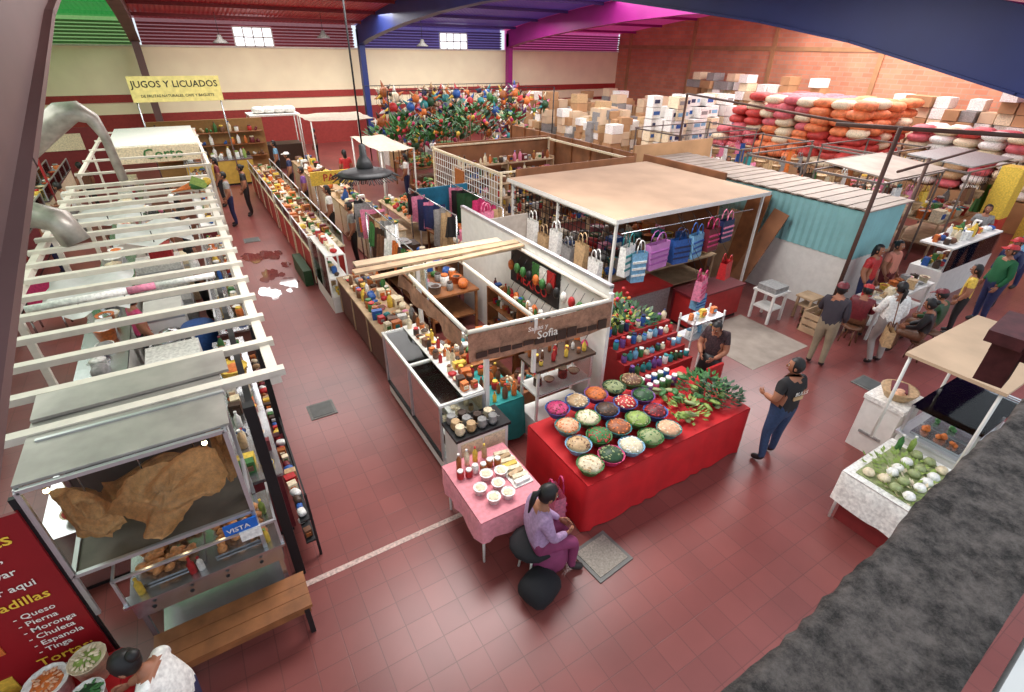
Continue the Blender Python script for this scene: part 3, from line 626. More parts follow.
for x, y, h, m in ((-5.3, 11.5, -1.5, 'sky'), (-5.2, 18.5, -1.6, 'purple'), (-5.3, 14, -1.5, 'red'), (-5.2, 23, -1.4, 'white')): person('stall_vendor', (x, y, 0), h, C[m], C['black'], style='bun')
b = B('ventilation_duct'); b.tube([(-3.6, 11.0, 1.2), (-3.5, 11.0, 2.6), (-3.3, 10.95, 2.85), (-2.9, 10.8, 2.95), (-2.3, 10.35, 2.95), (-1.95, 10.15, 2.85), (-1.85, 10.1, 2.5)], .2, SILVER, 14)
for k in range(6): b.tube([(-2.9+.12*k, 10.8-.09*k, 2.95), (-2.88+.12*k, 10.785-.09*k, 2.95)], .212, SILVER, 14)
b.done()
b = B('ventilation_duct'); b.tube([(-3.6, 14.6, 2.7), (-2.9, 14.5, 3.25), (-2.3, 14.35, 3.7), (-1.95, 14.25, 3.95), (-1.7, 14.2, 4.0), (-1.5, 14.2, 3.85), (-1.4, 14.2, 3.5), (-1.35, 14.2, 2.6)], [.24]*4+[.2, .14, .09, .09], SILVER, 14); b.done()
# juice stall
SIGN = M('sign_yellow', (238, 224, 140), .5)
b = B('juice_shop_sign'); b.bx(-1.2, 24.5, 3.3, 1.75, 24.58, 4.15, SIGN); b.text('JUGOS Y LICUADOS', BLK, .31, (.27, 24.5, 3.88), (1, 0, 0), (0, 0, 1)); b.text('DE FRUTAS NATURALES, CAFE Y BAGUETS', BLK, .125, (.27, 24.5, 3.5), (1, 0, 0), (0, 0, 1))
for xx in (-1.1, 1.65): b.tube([(xx, 24.62, 0), (xx, 24.62, 4.15)], .03, STEEL, 6)
b.done()
counter('juice_counter', -.2, 24.9, 2.3, 25.6, 1.05, M('yellow_panel', (196, 160, 70), .5), STEEL); goods('juice_goods', -.1, 25, 2.2, 25.5, 1.052, .28, [C['orange'], C['yellow'], C['white'], C['red'], C['lime']], ['fruit', 'bottle', 'jar'])
b = B('juice_shelf'); b.bx(-1.2, 26.6, 0, 3.2, 26.75, 2.4, M('wood_amber', (150, 110, 60), .6))
for z in (.9, 1.4, 1.9): b.bx(-1.1, 26.2, z, 3.1, 26.6, z+.03, WOOD); stock(b, -1, 26.25, 3, 26.55, z+.03, .26, GROC, ['bottle', 'jar', 'fruit'])
b.done()
b = B('white_awning_stall'); b.bx(3.0, 27.5, 0, 4.9, 28.6, 1.1, C['dkbrown']); b.bx(2.8, 27.3, 2.35, 5.0, 28.8, 2.42, C['white'])
for xx in (2.85, 4.95):
    for yy in (27.35, 28.75): b.tube([(xx, yy, 0), (xx, yy, 2.35)], .03, WHITE, 6)
for k in range(4): sack(b, 3.3+.45*k, 28, 2.42, .55, .8, .3, C['white'])
b.done()
# =================== CENTRE BLOCK – aisle row
counter('grocery_counter', 2.1, 7.6, 2.9, 10.6, .9, M('brown_panel', (96, 60, 50)), WOOD2); goods('craft_goods', 2.15, 7.7, 2.85, 10.5, .902, .17, MIX+[C['brown'], C['amber'], C['dkbrown']], ['bottle', 'jar', 'box', 'bag', 'bowl'])
b = B('glass_showcase'); b.bx(1.95, 10.75, 0, 2.35, 12.3, .35, WHITE)
for yy in (10.75, 11.5, 12.3):
    for xx in (1.95, 2.35): b.box((xx, yy, .85), (.035, .035, 1.0), WHITE)
for z in (.35, .8, 1.33): b.bx(1.95, 10.75, z, 2.35, 12.3, z+.03, WHITE); stock(b, 2.0, 10.8, 2.3, 12.25, z+.03, .16, GROC, ['box', 'bag', 'jar'])
b.bx(1.93, 10.75, .38, 1.94, 12.3, 1.33, GLASS); b.done()
b = B('hanging_craft_rack')
for k in range(9): cloth(b, 3.0+R.uniform(-.05, .05), 7.9+.33*k, 1.9+R.uniform(0, .2), .3, R.uniform(.35, .6), R.choice(MIX+[C['hot'], C['dkbrown'], C['amber']]), 1.57+R.uniform(-.3, .3))
b.tube([(3.0, 7.7, 2.1), (3.0, 11, 2.1)], .015, STEEL, 6)
for yy in (7.7, 11): b.tube([(3.0, yy, 0), (3.0, yy, 2.1)], .02, STEEL, 6)
b.done()
ys = [(12.5, 14.6), (14.8, 17.2), (17.6, 20.2), (20.4, 23.2)]
for k, (y0, y1) in enumerate(ys):
    counter('market_counter', 1.95, y0, 2.75, y1, .95, M('counter_red', (166, 50, 42), .55), C['cream'], .3)
    goods('bulk_goods', 2.0, y0+.08, 2.7, y1-.08, .952, .2, [C['yellow'], C['cream'], C['white'], C['tan'], C['orange'], C['brown'], C['amber'], C['maroon'], C['green']], ['tub', 'box', 'bag', 'jar', 'bowl'])
    counter('market_counter', 3.6, y0, 4.4, y1, 1.1, C['cream'], C['tan'], .0); goods('bulk_goods', 3.62, y0+.08, 4.38, y1-.08, 1.102, .26, GROC, ['tub', 'box', 'bag', 'bottle', 'fruit'])
b = B('green_baskets_stand'); b.bx(1.7, 12.6, 0, 1.9, 14.0, .4, C['dkgreen']); b.done()
b = B('yellow_menu_board'); b.bx(3.0, 16.6, 1.5, 4.3, 16.66, 1.9, C['yellow']); b.text('PAN', C['red'], .3, (3.65, 16.6, 1.7), (1, 0, 0), (0, 0, 1)); b.tube([(3.1, 16.63, 0), (3.1, 16.63, 1.5)], .02, STEEL, 5); b.tube([(4.2, 16.63, 0), (4.2, 16.63, 1.5)], .02, STEEL, 5); b.done()
b = B('orange_poster_board'); b.bx(3.1, 12.0, 1.35, 3.8, 12.05, 1.7, C['orange']); b.tube([(3.4, 12.03, 0), (3.4, 12.03, 1.35)], .02, STEEL, 5); b.done()
CANV = M('canvas_beige', (196, 184, 166), .8)
for x0, y0, x1, y1, h in ((4.6, 23.4, 7.4, 26.2, 2.5), (5.2, 16.5, 6.4, 19.8, 2.35)):
    b = B('stall_canopy')
    g = [[b.v((x0+(x1-x0)*a/6, y0+(y1-y0)*c/6, h+.1*math.sin(a*1.05)*math.sin(c*1.05)+R.uniform(-.03, .03))) for c in range(7)] for a in range(7)]
    for a in range(6):
        for c in range(6): b.f([g[a][c], g[a+1][c], g[a+1][c+1], g[a][c+1]], b.mi(CANV), True)
    for xx in (x0+.05, x1-.05):
        for yy in (y0+.05, y1-.05): b.tube([(xx, yy, 0), (xx, yy, h)], .03, WHITE, 6)
    b.done()
for k, (x, y) in enumerate(((3.2, 15.5), (3.1, 18.5), (3.2, 21.5), (5.2, 21), (3.25, 13.4), (1.4, 19.8), (3.2, 24.4), (5.5, 27.5))):
    person('stall_vendor', (x, y, 0), 1.4 if k != 3 else 0, [C['white'], C['purple'], C['navy'], C['red'], C['gray'], C['black'], C['sky'], C['maroon']][k], C['black'], style=['long', 'short', 'bun'][k % 3], hat=C['white'] if k == 2 else None)
# inner centre clutter
def table(name, x0, y0, x1, y1, h, m):
    b = B(name); b.bx(x0, y0, h-.04, x1, y1, h, m); b.bx(x0+.05, y0+.05, .3, x1-.05, y1-.05, .33, m)
    for xx in (x0+.05, x1-.05):
        for yy in (y0+.05, y1-.05): b.box((xx, yy, h/2-.02), (.05, .05, h-.04), m)
    return b.done()
table('goods_table', 3.4, 8.6, 4.5, 11.4, .9, WOOD); goods('clothing_piles', 3.45, 8.7, 4.4, 11.3, .902, .24, MIX+[C['white'], C['gray'], C['pink'], C['dkbrown'], C['navy']], ['bag', 'box', 'tub', 'bag', 'jar'])
table('goods_table', 5.0, 9.8, 6.2, 12.6, 1.0, WOOD); goods('clothing_piles', 5.05, 9.9, 6.15, 12.5, 1.002, .26, MIX+[C['pink'], C['gray'], C['dkbrown']], ['bag', 'box', 'leaf', 'bag'])
table('goods_table', 4.8, 13.2, 6.2, 16, 1.0, WOOD2); goods('produce_goods', 4.85, 13.3, 6.15, 15.9, 1.002, .24, VEG+[C['white']], ['fruit', 'leaf', 'tub', 'fruit'])
b = B('hanging_clothes_rack')
for xx in (3.3, 4.7, 5.9):
    b.tube([(xx, 10.0, 2.05), (xx, 12.8, 2.05)], .018, STEEL, 6)
    for yy in (10.0, 12.8): b.tube([(xx, yy, 0), (xx, yy, 2.05)], .02, STEEL, 6)
    for k in range(8): cloth(b, xx, 10.2+.33*k, 2.0, R.uniform(.3, .55), R.uniform(.4, .9), R.choice([C['gray'], C['white'], C['dkgreen'], C['hot'], C['navy'], C['tan'], C['brown'], C['pink'], C['black'], C['red'], C['cream'], C['gray']]), R.uniform(-.6, .6))
b.done()
b = B('painted_blue_panel'); b.bx(5.0, 13.0, 1.1, 6.5, 13.06, 1.95, M('panel_blue', (20, 100, 130), .5, var=.6, scale=3))
for xx in (5.05, 6.45): b.tube([(xx, 13.1, 0), (xx, 13.1, 1.95)], .025, WHITE, 5)
b.done()
b = B('metal_plate_stack')
for k in range(7): b.lathe((3.5+.28*(k % 3), 11.65+.2*(k//3), 1.02), [(.05, 0), (.16, .04), (.17, .04), (.15, .02)], C['gray'], 12)
b.bx(3.3, 11.5, 0, 4.4, 11.95, 1.0, C['dkbrown']); b.done()
b = B('pink_shopping_bag'); tote(b, 5.5, 10.1, 1.5, .4, .5, .15, C['pink'], None, .2); b.done()
# produce area farther
for x0, y0, x1, y1 in ((6.5, 16.0, 9.5, 17.5), (7.5, 20, 11.5, 22), (8.5, 18.7, 10, 19.8)):
    table('produce_stand', x0, y0, x1, y1, 1.0, WOOD); goods('vegetable_heaps', x0+.05, y0+.05, x1-.05, y1-.05, 1.002, .3, VEG, ['fruit', 'leaf', 'leaf', 'fruit', 'bowl'])
b = B('hanging_plants')
for k in range(30):
    x, y, z = R.uniform(7, 12.5), R.uniform(19.5, 23), R.uniform(1.7, 2.8); leaves(b, x, y, z, .45, .5, R.choice([C['green'], C['dkgreen']]), 34, .35)
    for q in range(3): b.sph((x+R.uniform(-.3, .3), y+R.uniform(-.3, .3), z+R.uniform(0, .4)), .09, R.choice([C['red'], C['yellow'], C['orange'], C['hot']]), 6, 5)
    b.tube([(x, y, 1.0), (x, y, z+.1)], .02, C['brown'], 5)
b.done()
b = B('pinata_display')
for k in range(130):
    x, y = R.uniform(8.5, 17.0), R.uniform(24, 27.5); z = R.uniform(.9, 3.3); m = R.choice([C[q] for q in ('hot', 'blue', 'green', 'red', 'amber', 'purple', 'teal', 'orange', 'dkgreen', 'navy', 'cream', 'maroon')]); r = R.uniform(.14, .26)
    b.sph((x, y, z), r, m, 8, 6)
    for q in range(6):
        a = q*math.pi/3+.3+k; d = Vector((math.cos(a), .3*math.sin(k), math.sin(a))); p = Vector((x, y, z))
        b.tube([p+d*r*.6, p+d*r*2.1], [r*.45, .01], R.choice(MIX), 6)
    b.tube([(x, y, z), (x, y, 3.5)], .006, BLACK, 4)
for xx in (8.2, 17.2):
    for yy in (24, 27.5): b.tube([(xx, yy, 0), (xx, yy, 3.5)], .03, BLACK, 6)
for yy in (24, 27.5): b.tube([(8.2, yy, 3.5), (17.2, yy, 3.5)], .02, BLACK, 6)
stock(b, 8.5, 24, 17, 27.5, .0, .8, MIX, ['box', 'bag'])
b.done()
# =================== CENTRE BLOCK front stall (Y 4.7 - 7.4)
b = B('glass_display_counter')
x0, x1, y0, y1 = 1.98, 2.62, 4.95, 7.2
b.bx(x0, y0, .05, x1, y1, .26, WHITE); b.bx(x0+.02, y0+.02, 0, x1-.02, y1-.02, .05, BLACK)
b.bx(x0-.02, y0, .24, x0, y1, .29, BLACK); b.bx(x1-.02, y0, .26, x1, y1, 1.18, C['cream'])
for yy in (y0, (y0+y1)/2, y1):
    for xx in (x0, x1): b.box((xx, yy, .73), (.035, .035, .94), ALU)
    b.box(((x0+x1)/2, yy, 1.2), (x1-x0, .035, .035), WHITE)
b.bx(x0, y0, .26, x1, y1, .28, ALU); b.bx(x0+.1, y0, .56, x1-.02, y1, .575, WHITE); b.bx(x0+.2, y0, .86, x1-.02, y1, .875, WHITE)
b.quad([(x0, y0, .28), (x0, y1, .28), (x0, y1, 1.2), (x0, y0, 1.2)], GLASS); b.quad([(x0, y0, .28), (x1, y0, .28), (x1, y0, 1.2), (x0, y0, 1.2)], GLASS)
for xx in (x0, x1): b.box((xx, (y0+y1)/2, 1.2), (.04, y1-y0+.04, .04), WHITE)
b.bx(x0, y0, 1.21, x1, y1, 1.22, GLASS); b.bx(x0+.34, y0, 1.222, x1+.02, y1, 1.24, WHITE)
b.done()
b = B('pastry_goods'); PAS = [C['cream'], C['brown'], C['gray'], C['tan'], C['white'], C['dkbrown'], C['amber'], C['cream']]
stock(b, x0+.05, y0+.05, x1-.07, y1-.05, .29, .15, PAS, ['bowl', 'box', 'bag', 'jar']); stock(b, x0+.14, y0+.05, x1-.05, y1-.05, .58, .13, PAS, ['bowl', 'box', 'bag']); stock(b, x0+.22, y0+.05, x1-.05, y1-.05, .88, .13, PAS, ['bowl', 'box', 'jar'])
b.done()
goods('jar_goods', x0+.36, y0+.05, x1, y1-.05, 1.243, .13, [C['amber'], C['orange'], C['yellow'], C['red'], C['brown'], C['cream'], C['dkbrown']], ['bottle', 'jar', 'box', 'bowl'], fill=.9)
b = B('clay_mug_set')
for k in range(10):
    x, y = 2.08+.16*(k % 4), 4.58+.13*(k//4); m = R.choice([C['dkbrown'], C['brown'], C['gray'], C['cream'], C['tan']])
    b.lathe((x, y, .962), [(.05, 0), (.07, .05), (.055, .11), (.06, .13), (.045, .12)], m, 10); b.tube([(x+.05, y, 1.06), (x+.1, y, 1.03), (x+.06, y, .99)], .01, m, 5)
b.done()
b = B('small_white_cabinet'); b.bx(2.0, 4.5, 0, 2.75, 4.9, .92, WHITE); b.bx(1.97, 4.47, .92, 2.78, 4.91, .96, BLACK); b.bx(2.05, 4.485, .1, 2.36, 4.5, .85, C['cream']); b.bx(2.39, 4.485, .1, 2.7, 4.5, .85, C['cream']); b.done()
b = B('stall_canopy_frame')
for px, py, h in ((2.68, 4.96, 2.2), (4.6, 4.78, 2.3), (2.68, 7.25, 2.2)): b.box((px, py, h/2), (.06, .06, h), WHITE)
b.box((3.35, 4.83, 1.78), (.05, .05, .85), WHITE)
for p, q in (((2.4, 4.92, 2.2), (4.6, 4.76, 2.2)), ((2.4, 4.96, 2.2), (2.45, 7.25, 2.2)), ((2.45, 7.25, 2.2), (4.58, 7.25, 2.2)), ((4.58, 4.78, 2.2), (4.58, 7.3, 2.2)), ((3.35, 4.9, 2.2), (3.4, 7.25, 2.2))): b.bar(p, q, .055, CREAMP)
b.done()
BANW = M('banner_woodprint', (160, 118, 94), .5, var=.6, scale=7, det=8)
b = B('stall_name_banner'); i = b.mi(BANW); n = 24
top = [b.v((2.38+2.2*k/n, 4.88-.16*k/n, 2.2-.03*math.sin(math.pi*k/n))) for k in range(n+1)]; bot = [b.v((2.38+2.2*k/n, 4.86-.16*k/n+.015*math.sin(k*.9), 1.8-.05*math.sin(math.pi*k/n))) for k in range(n+1)]
for k in range(n): b.f([bot[k], bot[k+1], top[k+1], top[k]], i, True)
DKW = M('banner_dark_print', (60, 40, 32), .6)
for k in range(12): b.box((2.55+.17*k, 4.85-.16*(k+1)/13, 1.87+R.uniform(0, .03)), (.15, .008, R.uniform(.05, .16)), DKW, rz=-.073)
b.text('Salsas y', WHT, .1, (3.35, 4.78, 2.1), (1, -.073, 0), (0, 0, 1), off=.03); b.text('Sofia', WHT, .17, (3.5, 4.77, 1.98), (1, -.073, 0), (0, 0, 1), off=.03)
b.done()
b = B('side_banner'); i = b.mi(BANW)
top = [b.v((2.36, 5.0+2.2*k/n, 2.19)) for k in range(n+1)]; bot = [b.v((2.34+.03*math.sin(k), 5.0+2.2*k/n, 1.95-.04*math.sin(k*.5))) for k in range(n+1)]
for k in range(n): b.f([bot[k], bot[k+1], top[k+1], top[k]], i, True)
b.done()
b = B('roof_plank_set'); b.box((3.25, 7.35, 2.27), (3.1, .17, .035), WOOD2, rz=.0); b.box((3.3, 7.08, 2.27), (2.9, .12, .035), WOOD2, rz=.06); b.box((3.1, 7.62, 2.27), (2.6, .22, .03), CARD2, rz=-.03); b.done()
b = B('partition_board'); b.bx(4.63, 4.85, 0, 4.69, 9.6, 2.35, WHITE); b.bx(4.62, 4.85, 2.33, 4.7, 9.6, 2.38, ALU); b.bx(4.69, 9.55, 0, 6.3, 9.6, 2.0, M('dusty_board', (170, 160, 150), .7)); b.done()
b = B('mexico_flag_cloth')
b.bx(4.6, 6.0, 1.5, 4.625, 7.5, 2.15, C['black'])
for k, m in enumerate((C['green'], C['white'], C['red'])): b.bx(4.575, 6.1+.22*(2-k), 1.85, 4.6, 6.32+.22*(2-k), 2.1, m)
b.text('MEXICO', C['red'], .26, (4.58, 6.75, 1.68), (0, -1, 0), (0, 0, 1), off=.02); b.done()
b = B('hanging_souvenir_set')
for k in range(24):
    y = 5.1+.2*(k % 12); z = 1.42 if k > 11 else 1.98
    b.sph((4.48, y, z-.1), (.05, .07, .1), R.choice([C['red'], C['green'], C['black'], C['hot'], C['dkbrown'], C['orange'], C['white']]), 8, 6); b.tube([(4.48, y, z), (4.56, y, z+.12)], .006, BLACK, 4)
b.done()
b = B('stall_rear_shelf')
for z in (.5, .9, 1.25): b.bx(4.3, 5.4, z, 4.56, 7.9, z+.02, WOOD); stock(b, 4.32, 5.43, 4.54, 7.85, z+.02, .12, GROC+[C['amber'], C['green']], ['bottle', 'jar', 'box'])
for yy in (5.41, 6.8, 7.9): b.box((4.43, yy, .63), (.24, .03, 1.26), WOOD)
b.done()
clothtable('teal_cloth_table', 2.8, 5.05, 3.35, 6.0, .8, .72, TEALC); goods('bottle_goods', 2.83, 5.08, 3.32, 5.95, .805, .14, [C['amber'], C['orange'], C['brown'], C['yellow'], C['red']], ['bottle', 'jar'])
b = B('dark_top_glass_case'); b.bx(3.45, 4.85, .85, 4.45, 5.3, .88, WHITE)
for xx in (3.47, 4.43):
    for yy in (4.87, 5.28): b.box((xx, yy, .65), (.035, .035, 1.3), WHITE)
b.bx(3.42, 4.82, 1.3, 4.48, 5.33, 1.34, C['dkbrown']); b.bx(3.45, 4.84, .88, 4.45, 4.85, 1.3, GLASS); b.bx(3.45, 4.85, 0, 4.45, 5.3, .4, WHITE)
stock(b, 3.5, 4.9, 4.4, 5.25, .88, .18, [C['dkbrown'], C['brown'], C['cream']], ['bowl', 'jar'])
b.done()
goods('small_jar_goods', 3.5, 4.88, 4.4, 5.28, 1.342, .11, [C['red'], C['amber'], C['brown'], C['white'], C['yellow']], ['bottle', 'jar'], fill=.5)
table('inner_goods_table', 2.8, 6.15, 3.95, 7.15, .8, WOOD); goods('candy_goods', 2.85, 6.2, 3.9, 7.1, .802, .14, MIX+[C['amber'], C['orange'], C['dkbrown']], ['jar', 'box', 'bag', 'bottle'])
b = B('wooden_goods_crate'); b.bx(3.5, 5.45, 0, 4.15, 6.0, .5, WOOD); stock(b, 3.52, 5.47, 4.13, 5.98, .5, .14, MIX+[C['orange'], C['red']], ['fruit', 'bag', 'jar']); b.done()
# pink table
clothtable('pink_cloth_table', 1.72, 3.35, 2.6, 4.38, .75, .3, PINKC, .02)
b = B('food_jar_set')
bottle(b, 1.88, 4.22, .755, .25, .035, C['amber'], C['white']); bottle(b, 2.0, 4.24, .755, .25, .035, C['cream'], C['white']); bottle(b, 2.12, 4.25, .755, .23, .035, C['yellow'], C['red']); bottle(b, 2.25, 4.25, .755, .22, .035, C['tan'], C['yellow'])
for k in range(6): jar(b, 1.83+.1*k, 4.08-.03*(k % 2), .755, .12, .045, R.choice([C['red'], C['amber'], C['white'], C['white']]), C['white'])
for x, y in ((2.15, 3.72), (2.1, 3.92), (2.28, 3.88), (2.0, 3.56), (1.93, 3.76), (2.18, 3.54)): tubf(b, x, y, .755, .08, .08, C['white'], C['cream'])
b.box((2.44, 3.9, .76), (.26, .62, .012), C['white'])
for k in range(8): b.box((2.44+.02*(k % 2), 3.65+.075*k, .785), (.2, .06, .035), R.choice([C['yellow'], C['cream'], C['white'], C['tan']]), rz=R.uniform(-.2, .2))
b.done()
# red table with chillies
clothtable('red_cloth_table', 3.05, 3.15, 6.05, 4.45, .8, .78, REDC, .018)
b = B('chilli_bowl_set')
BM = [C['green'], C['blue'], C['teal'], C['hot'], C['purple'], C['green'], C['sky'], C['dkgreen'], C['blue'], C['green']]
CM = [(C['cream'], C['tan']), (C['dkgreen'], C['sage']), (C['cream'], C['white']), (C['sage'], C['green']), (C['peach'], C['cream']),
      (C['tan'], C['brown']), (C['green'], C['red']), (C['clay'], C['orange']), (C['lime'], C['sage']), (C['maroon'], C['red']),
      (C['peach'], C['orange']), (C['cream'], C['sage']), (C['dkbrown'], C['brown']), (C['red'], C['cream']), (C['dkgreen'], C['green']),
      (C['hot'], C['maroon']), (C['tan'], C['cream']), (C['orange'], C['clay']), (C['sage'], C['dkgreen']), (C['brown'], C['tan'])]
q = 0
for r_ in range(4):
    for k in range(5):
        x = 3.22+.335*k+(.06*r_); y = 3.34+.315*r_
        c1, c2 = CM[q]; bowl(b, x, y, .805+.05*r_, .168, .12, BM[(q*3+r_) % len(BM)], c1, c2, 40); q += 1
b.done()
b = B('cactus_greens_pile')
for k in range(34): b.sph((5.3+R.uniform(-.4, .5), 3.75+R.uniform(-.45, .45), .84+R.random()*.14), (.1, .055, .025), R.choice([C['green'], C['lime'], C['sage']]), 7, 4, rot=Matrix.Rotation(R.uniform(0, 3), 3, 'Z') @ Matrix.Rotation(R.uniform(-.6, .6), 3, 'X'))
leaves(b, 5.7, 3.75, .85, .35, .3, C['green'], 200, .1); leaves(b, 5.8, 3.5, .85, .28, .3, C['dkgreen'], 160, .1); leaves(b, 5.1, 3.5, .85, .25, .15, C['lime'], 80, .1)
b.done()
b = B('jar_display_steps')
for k in range(4): b.bx(5.0, 4.5+.2*k, 0, 6.35, 4.7+.2*k, .85+.14*k, REDP)
b.done()
b = B('household_jar_set')
PJ = [C['purple'], C['white'], C['blue'], C['teal'], C['sky'], C['green'], C['navy'], C['cream'], C['dkgreen'], C['red']]
for k in range(4):
    for q in range(11):
        x = 5.06+.122*q+R.uniform(-.01, .01); y = 4.6+.2*k; h = R.uniform(.1, .2)
        (jar if R.random() < .6 else bottle)(b, x, y, .852+.14*k, h, .045, R.choice(PJ), R.choice(PJ))
leaves(b, 5.5, 5.3, 1.35, .45, .3, C['dkgreen'], 90, .14)
b.done()
b = B('plastic_jar_cluster')
for k in range(10): jar(b, 5.0+.13*(k % 5), 4.15+.17*(k//5), .805, .18, .055, R.choice([C['purple'], C['blue'], C['hot'], C['green']]), C['white'])
b.done()
# flowers behind
b = B('flower_stand'); b.bx(5.2, 5.5, 0, 6.4, 6.4, .8, C['dkgreen']); b.bx(5.15, 5.45, .8, 6.45, 6.45, .84, REDP); b.done()
b = B('artificial_flower_bouquets')
for k in range(12):
    x, y = 5.3+.27*(k % 4), 5.6+.3*(k//4); leaves(b, x, y, .95, .22, .4, R.choice([C['green'], C['dkgreen'], C['lime']]), 90, .15); b.lathe((x, y, .842), [(.06, 0), (.08, .15), (.06, .15)], C['white'], 8)
    for q in range(6): b.sph((x+R.uniform(-.17, .17), y+R.uniform(-.17, .17), 1.2+R.uniform(-.1, .25)), .036, R.choice([C['red'], C['red'], C['hot'], C['orange'], C['yellow']]), 7, 5)
b.done()
b = B('white_wire_shelf')
for z in (.95, 1.25): b.bx(6.55, 4.75, z, 7.35, 5.1, z+.02, ALU); stock(b, 6.6, 4.8, 7.3, 5.05, z+.02, .13, [C['white'], C['yellow'], C['orange'], C['sky']], ['box', 'jar'])
for xx in (6.57, 7.33):
    for yy in (4.77, 5.08): b.box((xx, yy, .68), (.025, .025, 1.36), WHITE)
b.done()
b = B('red_chair'); b.bx(6.2, 3.75, .42, 6.58, 4.1, .46, C['red']); b.bx(6.2, 4.06, .46, 6.58, 4.1, .9, C['red'])
for xx in (6.23, 6.55):
    for yy in (3.78, 4.07): b.tube([(xx, yy, 0), (xx, yy, .42)], .016, C['red'], 6)
b.done()
# bag stall
frame('bag_stall_frame', 6.5, 6.85, 10.85, 10.55, 2.45, WHITE, [(6.5, 6.85), (10.85, 6.85), (6.5, 10.55), (10.85, 10.55), (6.5, 8.7)], 0, .06)
b = B('bag_stall_roof'); b.bx(6.4, 6.75, 2.52, 10.95, 10.65, 2.56, M('roof_fibreboard', (184, 154, 128), .8, var=.12, scale=1.2)); b.bx(6.4, 6.74, 2.48, 10.95, 6.76, 2.56, WHITE); b.bx(6.39, 6.75, 2.48, 6.41, 10.65, 2.56, WHITE); b.done()
b = B('wire_mesh_panel')
for k in range(27): y = 6.9+k*.14; b.box((6.5, y, 1.65), (.012, .012, 1.5), BLACK)
for k in range(11): b.box((6.5, 8.7, .92+k*.145), (.012, 3.65, .012), BLACK)
b.done()
b = B('hanging_shopping_bag_set')
for x, y, z, w, h, m, m2, rz in ((6.72, 6.7, 1.45, .36, .6, C['white'], C['teal'], .3), (6.95, 6.62, 1.3, .34, .6, C['sky'], C['white'], -.2), (7.42, 6.6, 1.5, .6, .52, M('mesh_lilac', (196, 130, 190), .5), M('lilac_dark', (160, 90, 160), .5), .1), (8.05, 6.58, 1.5, .46, .5, C['blue'], C['navy'], -.1), (8.45, 6.55, 1.55, .42, .5, C['sky'], C['blue'], .2), (8.85, 6.5, 1.65, .4, .48, C['maroon'], C['hot'], .1), (9.25, 6.5, 1.78, .4, .46, C['navy'], C['pink'], .1), (8.85, 6.0, 1.2, .34, .36, C['red'], None, .3), (8.05, 5.9, .95, .38, .44, C['pink'], C['hot'], .4), (8.15, 5.95, .7, .34, .3, C['sky'], C['blue'], .1)):
    tote(b, x, y, z, w, h, .18, m, m2, rz); b.tube([(x, y, z+h*1.4), (x, 6.8, 2.46)], .006, BLACK, 4)
b.tube([(6.5, 6.7, 2.3), (10.2, 6.6, 2.3)], .012, STEEL, 6)
b.done()
b = B('hanging_basket_set')
for k in range(7): tote(b, 6.3, 7.1+.45*k, 1.2+.2*(k % 2), .36, .5, .14, R.choice([C['white'], C['gray'], C['tan'], C['white']]), None, 1.5)
b.done()
counter('red_counter', 8.3, 6.15, 9.9, 6.7, .8, REDP, C['maroon']); counter('red_counter', 6.7, 6.75, 8.2, 7.4, .9, C['gray'], REDP)
goods('toy_goods', 6.8, 7.6, 10.6, 10.3, .92, .34, MIX, ['box', 'bag', 'bag', 'tub']); table('goods_table', 6.75, 7.55, 10.65, 10.35, .9, WOOD2)
b = B('leaning_wood_planks'); b.box((11.3, 7.35, 1.2), (.05, .55, 2.35), WOOD, ry=.2); b.box((11.2, 6.9, 1.06), (.04, .4, 2.1), PLY, ry=.3, rx=.2); b.box((11.35, 7.8, .92), (.04, .5, 1.8), WOOD2, ry=.2); b.done()
table('small_white_table', 10.05, 5.45, 10.6, 6.0, .72, WHITE); b = B('dish_rack'); b.bx(10.1, 5.5, .722, 10.55, 5.95, .84, C['gray']); b.done()
b = B('wooden_crate')
for k in range(3): b.bx(10.5, 4.55, .02+.16*k, 11.3, 4.58, .13+.16*k, WOOD2); b.bx(10.5, 5.0, .02+.16*k, 11.3, 5.03, .13+.16*k, WOOD2); b.bx(10.5, 4.55, .02+.16*k, 10.53, 5.03, .13+.16*k, WOOD2); b.bx(11.27, 4.55, .02+.16*k, 11.3, 5.03, .13+.16*k, WOOD2)
b.bx(10.5, 4.55, 0, 11.3, 5.03, .02, WOOD2)
for xx in (10.53, 11.27):
    for yy in (4.6, 4.98): b.box((xx, yy, .25), (.05, .04, .5), WOOD2)
b.done()
table('wooden_stool_table', 10.95, 5.1, 11.4, 5.5, .55, WOOD2)
# teal shed
def corr(b, x, y0, y1, z0, z1, m, p=.16, d=.025):
    i = b.mi(m); n = int((y1-y0)/p)*2; a = [(x+(d if k % 2 else 0), y0+(y1-y0)*k/n) for k in range(n+1)]
    lo = [b.v((q[0], q[1], z0)) for q in a]; hi = [b.v((q[0], q[1], z1)) for q in a]
    for k in range(n): b.f([lo[k+1], lo[k], hi[k], hi[k+1]], i)
b = B('corrugated_shed'); b.bx(11.8, 5.08, 0, 13.4, 11.4, 2.38, WHITE); corr(b, 11.76, 5.05, 11.4, 1.35, 2.4, TEAL)
n = 24
a = [(11.78+1.6*k/n, 5.05+(.025 if k % 2 else 0)) for k in range(n+1)]
for k in range(n): b.quad([(a[k][0], a[k][1]-.02, 1.35), (a[k+1][0], a[k+1][1]-.02, 1.35), (a[k+1][0], a[k+1][1]-.02, 2.4), (a[k][0], a[k][1]-.02, 2.4)], TEAL)
RG = M('shed_roof_gray', (150, 136, 124), .6, .2, .2, 2)
for k in range(40):
    y0 = 4.95+k*.1625; b.box((12.6, y0+.08, 2.45+(.015 if k % 2 else 0)), (1.85, .165, .03), RG)
b.done()
